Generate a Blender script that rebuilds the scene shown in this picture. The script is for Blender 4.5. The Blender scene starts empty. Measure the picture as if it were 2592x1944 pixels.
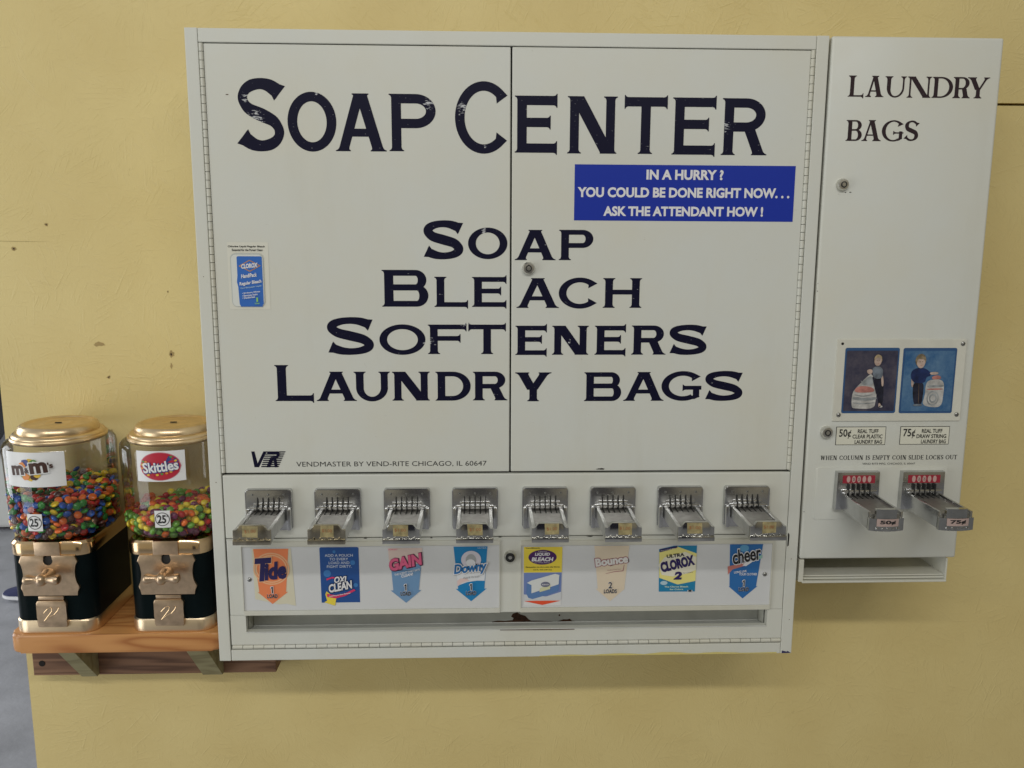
import bpy, bmesh, math, random
from mathutils import Vector, Matrix
from mathutils.geometry import delaunay_2d_cdt, tessellate_polygon
SC = bpy.context.scene
COL = SC.collection
R = math.radians
random.seed(7)

# ------------------------------------------------------------------ camera, world, lamps, exposure
D = 0.20                      # wall plane: front faces of the vending cabinets lie in y = 0, the wall behind at y = D
FLOOR = -0.97
cam = bpy.data.cameras.new('camera'); co = bpy.data.objects.new('camera', cam); COL.objects.link(co)
SC.camera = co
yaw, pitch, roll = 0.037152, -0.167084, 0.004026
fw = Vector((math.sin(yaw) * math.cos(pitch), math.cos(yaw) * math.cos(pitch), math.sin(pitch)))
rt = Vector((math.cos(yaw), -math.sin(yaw), 0)); up = rt.cross(fw)
rt2 = rt * math.cos(roll) + up * math.sin(roll); up2 = -rt * math.sin(roll) + up * math.cos(roll)
m = Matrix((rt2, up2, -fw)).transposed().to_4x4(); m.translation = Vector((0.42438, -1.31136, 0.67662))
co.matrix_world = m
cam.sensor_width = 36.0; cam.lens = 36.0 * 2165.59 / 2592.0
cam.clip_start = 0.02; cam.clip_end = 200
cam.dof.use_dof = True; cam.dof.focus_distance = 1.36; cam.dof.aperture_fstop = 14.0

world = bpy.data.worlds.new('World'); SC.world = world; world.use_nodes = True
SC.view_settings.view_transform = 'Standard'; SC.view_settings.look = 'None'
SC.view_settings.gamma = 1.0; SC.view_settings.use_curve_mapping = False
SC.view_settings.exposure = -0.47

def build_world():
    nt = world.node_tree; nt.nodes.clear()
    N = nt.nodes.new; L = nt.links.new
    out = N('ShaderNodeOutputWorld'); bg = N('ShaderNodeBackground'); L(bg.outputs[0], out.inputs[0])
    tc = N('ShaderNodeTexCoord'); sep = N('ShaderNodeSeparateXYZ'); L(tc.outputs['Generated'], sep.inputs[0])
    # vertical: concrete floor -> tan far side -> pale ceiling
    rv = N('ShaderNodeValToRGB'); mr = N('ShaderNodeMapRange')
    mr.inputs[1].default_value = -1; mr.inputs[2].default_value = 1
    L(sep.outputs['Z'], mr.inputs[0]); L(mr.outputs[0], rv.inputs[0])
    e = rv.color_ramp.elements
    e[0].position = 0.0; e[0].color = (.20, .20, .205, 1)
    e[1].position = 1.0; e[1].color = (.62, .62, .60, 1)
    for pos, c in ((.38, (.27, .26, .235, 1)), (.47, (.48, .43, .31, 1)), (.60, (.46, .42, .32, 1)), (.72, (.52, .52, .50, 1))):
        q = e.new(pos); q.color = c
    # daylight from the open side on the left
    rx = N('ShaderNodeValToRGB'); mx = N('ShaderNodeMapRange')
    mx.inputs[1].default_value = -1; mx.inputs[2].default_value = 1
    L(sep.outputs['X'], mx.inputs[0]); L(mx.outputs[0], rx.inputs[0])
    e = rx.color_ramp.elements
    e[0].position = 0.0; e[0].color = (1.5, 1.6, 1.75, 1)
    e[1].position = 1.0; e[1].color = (.60, .58, .52, 1)
    for pos, c in ((.16, (1.35, 1.42, 1.5, 1)), (.34, (1.0, 1.0, .98, 1)), (.6, (.86, .84, .8, 1))):
        q = e.new(pos); q.color = c
    mul = N('ShaderNodeMix'); mul.data_type = 'RGBA'; mul.blend_type = 'MULTIPLY'; mul.inputs[0].default_value = 1
    L(rv.outputs[0], mul.inputs[6]); L(rx.outputs[0], mul.inputs[7])
    # the photographer in dark clothes, painted into the world as a dark patch for reflections
    def mth(op, a, b=None):
        q = N('ShaderNodeMath'); q.operation = op
        for i, v in enumerate((a, b)):
            if v is None: continue
            if isinstance(v, (int, float)): q.inputs[i].default_value = v
            else: L(v, q.inputs[i])
        return q.outputs[0]
    def ramp(v, a, b):
        q = N('ShaderNodeMapRange'); q.interpolation_type = 'SMOOTHSTEP'; q.inputs[1].default_value = a; q.inputs[2].default_value = b; L(v, q.inputs[0]); return q.outputs[0]
    ny = mth('MAXIMUM', mth('MULTIPLY', sep.outputs['Y'], -1.0), .02)
    az = mth('ABSOLUTE', mth('SUBTRACT', mth('DIVIDE', sep.outputs['X'], ny), .02))
    elv = mth('DIVIDE', sep.outputs['Z'], ny)
    msk = mth('MULTIPLY', ramp(az, .19, .13), ramp(elv, .12, .05))
    dk = N('ShaderNodeMix'); dk.data_type = 'RGBA'; L(msk, dk.inputs[0]); L(mul.outputs[2], dk.inputs[6]); dk.inputs[7].default_value = (.022, .022, .035, 1)
    mul = dk
    L(mul.outputs[2], bg.inputs['Color']); bg.inputs['Strength'].default_value = 0.86
build_world()

def area(name, loc, target, sx, sy, power, color):
    l = bpy.data.lights.new(name, 'AREA'); l.shape = 'RECTANGLE'; l.size = sx; l.size_y = sy
    l.energy = power; l.color = color
    o = bpy.data.objects.new(name, l); COL.objects.link(o); o.location = loc
    o.rotation_euler = (Vector(target) - Vector(loc)).to_track_quat('-Z', 'Y').to_euler()
    return o
area('ceiling_tube_lamp', (0.35, -2.75, 2.36), (0.45, 0.1, 0.1), 3.4, 0.12, 58, (1.0, .98, .93))
area('daylight_opening', (-2.6, -1.6, 0.10), (0.2, 0.15, 0.0), 1.5, 2.0, 34, (.95, .98, 1.0))
area('doorway_daylight', (-3.6, 1.3, 0.55), (0.2, 1.3, 0.2), 1.6, 2.6, 85, (.92, .96, 1.0))

# ------------------------------------------------------------------ materials
MATS = {}
def mat(name, color=(.5, .5, .5), rough=.5, metal=0., spec=.5, bump=None, var=None, coat=0.):
    m_ = bpy.data.materials.new(name); m_.use_nodes = True; MATS[name] = m_
    nt = m_.node_tree; b = nt.nodes['Principled BSDF']
    b.inputs['Base Color'].default_value = (*color, 1); b.inputs['Roughness'].default_value = rough
    b.inputs['Metallic'].default_value = metal; b.inputs['Specular IOR Level'].default_value = spec
    if coat: b.inputs['Coat Weight'].default_value = coat
    tc = None
    if bump or var:
        tc = nt.nodes.new('ShaderNodeTexCoord')
    if var:      # (scale, amount, detail)
        n = nt.nodes.new('ShaderNodeTexNoise'); n.inputs['Scale'].default_value = var[0]; n.inputs['Detail'].default_value = var[2]
        nt.links.new(tc.outputs['Object'], n.inputs['Vector'])
        r_ = nt.nodes.new('ShaderNodeMapRange'); r_.inputs[1].default_value = .3; r_.inputs[2].default_value = .7
        r_.inputs[3].default_value = 1 - var[1]; r_.inputs[4].default_value = 1 + var[1] * .6
        nt.links.new(n.outputs[0], r_.inputs[0])
        mx = nt.nodes.new('ShaderNodeMix'); mx.data_type = 'RGBA'; mx.blend_type = 'MULTIPLY'; mx.inputs[0].default_value = 1
        mx.inputs[6].default_value = (*color, 1); nt.links.new(r_.outputs[0], mx.inputs[7]); nt.links.new(mx.outputs[2], b.inputs['Base Color'])
    if bump:     # (scale, strength, distance)
        n = nt.nodes.new('ShaderNodeTexNoise'); n.inputs['Scale'].default_value = bump[0]; n.inputs['Detail'].default_value = 3
        nt.links.new(tc.outputs['Object'], n.inputs['Vector'])
        bp = nt.nodes.new('ShaderNodeBump'); bp.inputs['Strength'].default_value = bump[1]; bp.inputs['Distance'].default_value = bump[2]
        nt.links.new(n.outputs[0], bp.inputs['Height']); nt.links.new(bp.outputs[0], b.inputs['Normal'])
    return m_

def flat(name, c, rough=.45):
    return MATS.get(name) or mat(name, c, rough)

def wall_material():
    m_ = mat('yellow_painted_strand_board', (.6, .5, .2), .50)
    nt = m_.node_tree; b = nt.nodes['Principled BSDF']; N = nt.nodes.new; L = nt.links.new
    tc = N('ShaderNodeTexCoord')
    # chips: each Voronoi cell turns its own strand grain
    def chips(scale, off):
        mp = N('ShaderNodeMapping'); mp.inputs['Scale'].default_value = (scale, 1, scale * 1.3); mp.inputs['Location'].default_value = off
        L(tc.outputs['Object'], mp.inputs[0])
        wn = N('ShaderNodeTexNoise'); wn.inputs['Scale'].default_value = 2.2; L(mp.outputs[0], wn.inputs['Vector'])
        ad = N('ShaderNodeMix'); ad.data_type = 'RGBA'; ad.blend_type = 'ADD'; ad.inputs[0].default_value = .5
        L(mp.outputs[0], ad.inputs[6]); L(wn.outputs['Color'], ad.inputs[7])
        v = N('ShaderNodeTexVoronoi'); v.feature = 'F1'; v.inputs['Scale'].default_value = 1
        L(ad.outputs[2], v.inputs['Vector'])
        s = N('ShaderNodeSeparateColor'); L(v.outputs['Color'], s.inputs[0])
        mu = N('ShaderNodeMath'); mu.operation = 'MULTIPLY'; mu.inputs[1].default_value = 6.28; L(s.outputs[0], mu.inputs[0])
        vr = N('ShaderNodeVectorRotate'); vr.rotation_type = 'Y_AXIS'; L(tc.outputs['Object'], vr.inputs['Vector']); L(mu.outputs[0], vr.inputs['Angle'])
        m2 = N('ShaderNodeMapping'); m2.inputs['Scale'].default_value = (17, 17, 240); L(vr.outputs[0], m2.inputs[0])
        n = N('ShaderNodeTexNoise'); n.inputs['Scale'].default_value = 1; n.inputs['Detail'].default_value = 3; L(m2.outputs[0], n.inputs['Vector'])
        rg = N('ShaderNodeMapRange'); rg.inputs[1].default_value = .56; rg.inputs[2].default_value = .74; L(n.outputs[0], rg.inputs[0])
        mx = N('ShaderNodeMath'); mx.operation = 'MULTIPLY_ADD'; mx.inputs[1].default_value = .22; L(s.outputs[1], mx.inputs[0]); L(rg.outputs[0], mx.inputs[2])
        return mx
    a = chips(15, (0, 0, 0)); c = chips(24, (3.3, 0, 1.7))
    add = N('ShaderNodeMath'); add.operation = 'ADD'; L(a.outputs[0], add.inputs[0]); L(c.outputs[0], add.inputs[1])
    pt = N('ShaderNodeTexNoise'); pt.inputs['Scale'].default_value = 11; pt.inputs['Detail'].default_value = 3; L(tc.outputs['Object'], pt.inputs['Vector'])
    pm = N('ShaderNodeMapRange'); pm.inputs[1].default_value = .40; pm.inputs[2].default_value = .66; pm.inputs[3].default_value = .38; L(pt.outputs[0], pm.inputs[0])
    pmul = N('ShaderNodeMath'); pmul.operation = 'MULTIPLY'; L(add.outputs[0], pmul.inputs[0]); L(pm.outputs[0], pmul.inputs[1]); add = pmul
    fine = N('ShaderNodeTexNoise'); fine.inputs['Scale'].default_value = 260; fine.inputs['Detail'].default_value = 2; L(tc.outputs['Object'], fine.inputs['Vector'])
    ad2 = N('ShaderNodeMath'); ad2.operation = 'MULTIPLY_ADD'; ad2.inputs[1].default_value = .35; L(fine.outputs[0], ad2.inputs[0]); L(add.outputs[0], ad2.inputs[2])
    bp = N('ShaderNodeBump'); bp.inputs['Strength'].default_value = .30; bp.inputs['Distance'].default_value = .0028
    L(ad2.outputs[0], bp.inputs['Height']); L(bp.outputs[0], b.inputs['Normal'])
    # colour: patchy paint, thin scuffs
    n1 = N('ShaderNodeTexNoise'); n1.inputs['Scale'].default_value = 5; n1.inputs['Detail'].default_value = 6; L(tc.outputs['Object'], n1.inputs['Vector'])
    cr = N('ShaderNodeValToRGB'); cr.color_ramp.elements[0].position = .32; cr.color_ramp.elements[1].position = .70
    cr.color_ramp.elements[0].color = (.69, .55, .235, 1); cr.color_ramp.elements[1].color = (.75, .615, .28, 1)
    L(n1.outputs[0], cr.inputs[0])
    n2 = N('ShaderNodeTexNoise'); n2.inputs['Scale'].default_value = 34; n2.inputs['Detail'].default_value = 8; n2.inputs['Roughness'].default_value = .7
    L(tc.outputs['Object'], n2.inputs['Vector'])
    sp = N('ShaderNodeMapRange'); sp.inputs[1].default_value = .66; sp.inputs[2].default_value = .80; L(n2.outputs[0], sp.inputs[0])
    mx = N('ShaderNodeMix'); mx.data_type = 'RGBA'; L(sp.outputs[0], mx.inputs[0]); L(cr.outputs[0], mx.inputs[6]); mx.inputs[7].default_value = (.36, .26, .10, 1)
    L(mx.outputs[2], b.inputs['Base Color'])
    return m_

def wood_material(name, c1, c2, rings, rough, seed=0., stretch=.16, fine=.35, base=5.):
    """flat sawn timber: growth rings as contours of a long stretched noise, plus fine fibre"""
    m_ = mat(name, c1, rough)
    nt = m_.node_tree; b = nt.nodes['Principled BSDF']; N = nt.nodes.new; L = nt.links.new
    tc = N('ShaderNodeTexCoord'); mp = N('ShaderNodeMapping'); mp.inputs['Scale'].default_value = (base * stretch, base, base)
    mp.inputs['Rotation'].default_value = (0, R(-5), 0); mp.inputs['Location'].default_value = (seed, seed * .7, 0)
    L(tc.outputs['Object'], mp.inputs[0])
    n0 = N('ShaderNodeTexNoise'); n0.inputs['Scale'].default_value = 1.6; n0.inputs['Detail'].default_value = 1.5; L(mp.outputs[0], n0.inputs['Vector'])
    k = N('ShaderNodeMath'); k.operation = 'MULTIPLY'; k.inputs[1].default_value = rings; L(n0.outputs[0], k.inputs[0])
    fr = N('ShaderNodeMath'); fr.operation = 'PINGPONG'; fr.inputs[1].default_value = 1.0; L(k.outputs[0], fr.inputs[0])
    pw = N('ShaderNodeMath'); pw.operation = 'POWER'; pw.inputs[1].default_value = 2.2; L(fr.outputs[0], pw.inputs[0])
    n = N('ShaderNodeTexNoise'); n.inputs['Scale'].default_value = 1; n.inputs['Detail'].default_value = 5
    m2 = N('ShaderNodeMapping'); m2.inputs['Scale'].default_value = (9, 260, 260); L(tc.outputs['Object'], m2.inputs[0]); L(m2.outputs[0], n.inputs['Vector'])
    ad = N('ShaderNodeMath'); ad.operation = 'MULTIPLY_ADD'; ad.inputs[1].default_value = fine; L(n.outputs[0], ad.inputs[0]); L(pw.outputs[0], ad.inputs[2])
    cr = N('ShaderNodeValToRGB'); cr.color_ramp.elements[0].position = .15; cr.color_ramp.elements[1].position = 1.1 if False else 1.0
    cr.color_ramp.elements[0].color = (*c1, 1); cr.color_ramp.elements[1].color = (*c2, 1)
    L(ad.outputs[0], cr.inputs[0]); L(cr.outputs[0], b.inputs['Base Color'])
    return m_

def navy_ink(name, color, spots):
    """vinyl lettering, scratched away at a few places"""
    m_ = mat(name, color, .42, spec=.16)
    nt = m_.node_tree; b = nt.nodes['Principled BSDF']; N = nt.nodes.new; L = nt.links.new
    tc = N('ShaderNodeTexCoord'); acc = None
    for (x, z, r) in spots:
        vd = N('ShaderNodeVectorMath'); vd.operation = 'DISTANCE'; L(tc.outputs['Object'], vd.inputs[0]); vd.inputs[1].default_value = (x, .0022 - D, z)
        mr = N('ShaderNodeMapRange'); mr.inputs[1].default_value = r; mr.inputs[2].default_value = r * .25; L(vd.outputs['Value'], mr.inputs[0])
        if acc is None: acc = mr
        else:
            a = N('ShaderNodeMath'); a.operation = 'MAXIMUM'; L(acc.outputs[0], a.inputs[0]); L(mr.outputs[0], a.inputs[1]); acc = a
    mp = N('ShaderNodeMapping'); mp.inputs['Rotation'].default_value = (0, R(35), 0); mp.inputs['Scale'].default_value = (180, 180, 700); L(tc.outputs['Object'], mp.inputs[0])
    n = N('ShaderNodeTexNoise'); n.inputs['Scale'].default_value = 1; n.inputs['Detail'].default_value = 4; L(mp.outputs[0], n.inputs['Vector'])
    a = N('ShaderNodeMath'); a.operation = 'MULTIPLY_ADD'; a.inputs[1].default_value = .245; L(acc.outputs[0], a.inputs[0]); L(n.outputs[0], a.inputs[2])
    th = N('ShaderNodeMapRange'); th.inputs[1].default_value = .71; th.inputs[2].default_value = .80; L(a.outputs[0], th.inputs[0])
    mx = N('ShaderNodeMix'); mx.data_type = 'RGBA'; L(th.outputs[0], mx.inputs[0]); mx.inputs[6].default_value = (*color, 1); mx.inputs[7].default_value = (.55, .56, .58, 1)
    L(mx.outputs[2], b.inputs['Base Color'])
    return m_

def clear_plastic():
    m_ = bpy.data.materials.new('clear_plastic'); m_.use_nodes = True; nt = m_.node_tree; nt.nodes.clear(); N = nt.nodes.new; L = nt.links.new
    out = N('ShaderNodeOutputMaterial'); mix = N('ShaderNodeMixShader'); tr = N('ShaderNodeBsdfTransparent'); gl = N('ShaderNodeBsdfGlossy')
    tr.inputs[0].default_value = (.955, .955, .95, 1); gl.inputs['Roughness'].default_value = .05
    fr = N('ShaderNodeLayerWeight'); fr.inputs['Blend'].default_value = .18
    mr = N('ShaderNodeMapRange'); mr.inputs[3].default_value = .05; mr.inputs[4].default_value = .85; L(fr.outputs['Fresnel'], mr.inputs[0])
    L(mr.outputs[0], mix.inputs[0]); L(tr.outputs[0], mix.inputs[1]); L(gl.outputs[0], mix.inputs[2]); L(mix.outputs[0], out.inputs[0])
    return m_

def enamel(name, c, warm, rough):
    m_ = mat(name, c, rough)
    nt = m_.node_tree; b = nt.nodes['Principled BSDF']; N = nt.nodes.new; L = nt.links.new
    tc = N('ShaderNodeTexCoord')
    def noise(sc, det, ro=.5, stretch=(1, 1, 1)):
        mp = N('ShaderNodeMapping'); mp.inputs['Scale'].default_value = stretch; L(tc.outputs['Object'], mp.inputs[0])
        n = N('ShaderNodeTexNoise'); n.inputs['Scale'].default_value = sc; n.inputs['Detail'].default_value = det; n.inputs['Roughness'].default_value = ro; L(mp.outputs[0], n.inputs['Vector']); return n.outputs[0]
    def ramp(v, a, b_, lo=0., hi=1.):
        q = N('ShaderNodeMapRange'); q.inputs[1].default_value = a; q.inputs[2].default_value = b_; q.inputs[3].default_value = lo; q.inputs[4].default_value = hi; L(v, q.inputs[0]); return q.outputs[0]
    def mixc(f, a, b_):
        q = N('ShaderNodeMix'); q.data_type = 'RGBA'; L(f, q.inputs[0])
        for i, v in ((6, a), (7, b_)):
            if isinstance(v, tuple): q.inputs[i].default_value = (*v, 1)
            else: L(v, q.inputs[i])
        return q.outputs[2]
    col = mixc(ramp(noise(4.5, 5, .6), .38, .70, 0, .85), c, warm)                       # yellowed patches
    col = mixc(ramp(noise(2.2, 6, .65, (3.5, 1, .6)), .56, .74, 0, .45), col, tuple(x * .90 for x in warm))   # faint wiped streaks
    col = mixc(ramp(noise(70, 5, .7), .69, .76, 0, .55), col, (.40, .37, .29))         # small specks of grime
    L(col, b.inputs['Base Color'])
    L(ramp(noise(9, 4), .3, .7, rough - .06, rough + .10), b.inputs['Roughness'])
    b1 = N('ShaderNodeBump'); b1.inputs['Strength'].default_value = .22; b1.inputs['Distance'].default_value = .004; L(noise(3.2, 1.5), b1.inputs['Height'])
    b2 = N('ShaderNodeBump'); b2.inputs['Strength'].default_value = .07; b2.inputs['Distance'].default_value = .0006; L(noise(700, 2), b2.inputs['Height']); L(b1.outputs[0], b2.inputs['Normal']); L(b2.outputs[0], b.inputs['Normal'])
    return m_
PAINT = enamel('cream_enamel', (.665, .68, .635), (.655, .645, .555), .36)
PAINT2 = enamel('cream_enamel_worn', (.65, .655, .595), (.60, .575, .46), .38)
BACKING = mat('white_label_backing', (.665, .675, .68), .25, var=(12, .03, 2))
DARK = mat('dark_gap', (.02, .02, .02), .8)
POLISH = mat('polished_chrome', (.55, .55, .53), .12, 1.0, var=(55, .22, 5))
TAN_CHROME = mat('tan_reflection_chrome', (.46, .42, .33), .22, 1.0, var=(70, .35, 5))  # tan tint paints the mirrored tan room into the chrome
CHROME = mat('worn_chrome', (.54, .545, .55), .22, 1.0, var=(60, .10, 5))
RAIL = mat('brushed_rail', (.60, .60, .59), .40, 1.0, var=(70, .12, 4))
CHROME_D = mat('brushed_steel', (.31, .30, .28), .44, .9, var=(90, .16, 4))
STEEL = mat('screw_steel', (.30, .30, .29), .35, 1.0)
BRASS = mat('copper_gold_metal', (.74, .53, .31), .18, 1.0, var=(30, .06, 3))
BRASS_M = mat('satin_copper_gold', (.66, .49, .33), .34, 1.0, bump=(1100, .16, .0005), var=(90, .16, 6))
BRASS_L = mat('lid_gold_metal', (.74, .57, .36), .32, 1.0, bump=(900, .08, .0003), var=(50, .12, 6))
BRASS_P = mat('pale_gold_band', (.80, .64, .44), .36, 1.0, bump=(1500, .06, .0004))
GREENBLACK = mat('dark_green_enamel', (.004, .008, .009), .30, spec=.05, var=(20, .3, 3))
CLEAR = clear_plastic()
RUST = mat('rust', (.085, .034, .016), .9, bump=(500, .6, .001), var=(120, .6, 6))
WALLM = wall_material()
HONEY = wood_material('honey_pine', (.60, .29, .10), (.40, .155, .045), 15, .33, 1.3, .13, .30, 14.)
REDWOOD = wood_material('weathered_redwood', (.29, .16, .095), (.14, .07, .042), 16, .7, 4.1, .05, .35, 22.)
BRACEW = wood_material('green_treated_lumber', (.35, .32, .185), (.25, .22, .12), 9, .75, 2.2, .3, .35, 14.)
CONCRETE = mat('grey_concrete', (.36, .365, .395), .6, bump=(60, .3, .004), var=(5, .22, 8))
INK = flat('black_ink', (.012, .012, .014), .4)
BLUE = mat('royal_blue_vinyl', (.012, .035, .36), .42, spec=.25)
WHITE = flat('white_print', (.78, .78, .80), .4)

# ------------------------------------------------------------------ object helpers
def empty(name, loc, label=None, cat=None, group=None):
    o = bpy.data.objects.new(name, None); COL.objects.link(o); o.location = loc; o.empty_display_size = .03
    tag(o, label, cat, group); return o
def tag(o, label=None, cat=None, group=None, kind=None):
    if label: o['label'] = label
    if cat: o['category'] = cat
    if group: o['group'] = group
    if kind: o['kind'] = kind
    return o
def wloc(o):
    v = Vector((0, 0, 0))
    while o: v = v + Vector(o.location); o = o.parent
    return v
def obj(name, bm, mats, parent=None, smooth=False, label=None):
    """one mesh object; its vertices are given in world (or, for masters, local) coordinates"""
    me = bpy.data.meshes.new(name)
    if parent is not None:
        w = wloc(parent)
        for v in bm.verts: v.co -= w
    if not bm.tag_flat: bmesh.ops.recalc_face_normals(bm.b, faces=bm.b.faces)
    bm.b.to_mesh(me); bm.b.free()
    for m_ in (mats if isinstance(mats, (list, tuple)) else [mats]): me.materials.append(m_)
    if smooth:
        for p in me.polygons: p.use_smooth = True
        try: me.set_sharp_from_angle(angle=R(38))
        except Exception: pass
    o = bpy.data.objects.new(name, me); COL.objects.link(o)
    if parent is not None: o.parent = parent
    if label: o['label'] = label
    return o
class BM:
    """a bmesh and whether its faces keep their own winding"""
    def __init__(s, flat_=False): s.b = bmesh.new(); s.tag_flat = flat_; s.verts = s.b.verts; s.faces = s.b.faces; s.edges = s.b.edges
    def to_mesh(s, me): s.b.to_mesh(me)
    def free(s): s.b.free()
def bmnew(flat_=False): return BM(flat_)

def box(bm, x0, x1, y0, y1, z0, z1, bev=0., seg=2, mi=0, rot=None, piv=None):
    t = bmesh.new()
    vs = [t.verts.new((x, y, z)) for x in (x0, x1) for y in (y0, y1) for z in (z0, z1)]
    for f in ((0, 1, 3, 2), (4, 6, 7, 5), (0, 4, 5, 1), (2, 3, 7, 6), (0, 2, 6, 4), (1, 5, 7, 3)):
        t.faces.new([vs[i] for i in f])
    if bev: bmesh.ops.bevel(t, geom=list(t.edges), offset=bev, segments=seg, affect='EDGES', profile=.6)
    if rot is not None:
        bmesh.ops.transform(t, matrix=Matrix.Translation(piv) @ rot @ Matrix.Translation(-Vector(piv)), verts=t.verts)
    bmesh.ops.recalc_face_normals(t, faces=t.faces)
    join(bm, t, mi)
def join(bm, t, mi=0):
    mp = {}
    for v in t.verts: mp[v] = bm.verts.new(v.co)
    for f in t.faces:
        try: nf = bm.faces.new([mp[v] for v in f.verts]); nf.material_index = mi
        except ValueError: pass
    t.free()
def cyl(bm, p0, p1, r0, r1=None, n=20, mi=0, cap=True):
    r1 = r0 if r1 is None else r1
    p0 = Vector(p0); p1 = Vector(p1); d = (p1 - p0).normalized(); a = d.orthogonal().normalized(); b = d.cross(a)
    A = [bm.verts.new(p0 + (a * math.cos(2 * math.pi * i / n) + b * math.sin(2 * math.pi * i / n)) * r0) for i in range(n)]
    B = [bm.verts.new(p1 + (a * math.cos(2 * math.pi * i / n) + b * math.sin(2 * math.pi * i / n)) * r1) for i in range(n)]
    for i in range(n):
        f = bm.faces.new((A[i], A[(i + 1) % n], B[(i + 1) % n], B[i])); f.material_index = mi
    if cap:
        f = bm.faces.new(A[::-1]); f.material_index = mi
        f = bm.faces.new(B); f.material_index = mi
def lathe(bm, prof, c=(0, 0), n=64, mi=0, axis='Z', close=False):
    """prof: (radius, height) pairs turned round the axis through c"""
    rows = []
    for (r, h) in prof:
        if r < 1e-6:
            rows.append([bm.verts.new((c[0], c[1], h) if axis == 'Z' else (c[0], h, c[1]))])
        else:
            row = []
            for i in range(n):
                a = 2 * math.pi * i / n
                row.append(bm.verts.new((c[0] + r * math.cos(a), c[1] + r * math.sin(a), h) if axis == 'Z' else (c[0] + r * math.cos(a), h, c[1] + r * math.sin(a))))
            rows.append(row)
    for A, B in zip(rows[:-1], rows[1:]):
        if len(A) == 1 and len(B) == 1: continue
        for i in range(n):
            j = (i + 1) % n
            if len(A) == 1: f = bm.faces.new((A[0], B[i], B[j]))
            elif len(B) == 1: f = bm.faces.new((A[i], A[j], B[0]))
            else: f = bm.faces.new((A[i], A[j], B[j], B[i]))
            f.material_index = mi
def prism(bm, pts, y0, y1, bev=0., mi=0, seg=2):
    """outline pts in x,z extruded from y0 (front) to y1"""
    t = bmesh.new()
    a = [t.verts.new((x, y0, z)) for x, z in pts]; b = [t.verts.new((x, y1, z)) for x, z in pts]
    fr = t.faces.new(a); t.faces.new(b[::-1]); n = len(pts)
    for i in range(n): t.faces.new((a[i], b[i], b[(i + 1) % n], a[(i + 1) % n]))
    if bev: bmesh.ops.bevel(t, geom=list(fr.edges), offset=bev, segments=seg, affect='EDGES', profile=.6)
    bmesh.ops.triangulate(t, faces=[f for f in t.faces if len(f.verts) > 4])
    bmesh.ops.recalc_face_normals(t, faces=t.faces)
    join(bm, t, mi)
def rrect(x0, x1, z0, z1, r, n=5):
    out = []
    for cx, cz, a0 in ((x1 - r, z1 - r, 0), (x0 + r, z1 - r, 90), (x0 + r, z0 + r, 180), (x1 - r, z0 + r, 270)):
        for i in range(n + 1):
            a = R(a0 + 90 * i / n); out.append((cx + r * math.cos(a), cz + r * math.sin(a)))
    return out
def ell(cx, cz, rx, rz, n=40, a0=0, a1=360):
    full = abs(a1 - a0) >= 360
    k = n if full else n + 1
    return [(cx + rx * math.cos(R(a0 + (a1 - a0) * i / n)), cz + rz * math.sin(R(a0 + (a1 - a0) * i / n))) for i in range(k)]
def link_copy(o, parent=None):
    c = o.copy(); COL.objects.link(c); c.parent = parent
    for ch in list(o.children): link_copy(ch, c)
    return c

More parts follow.
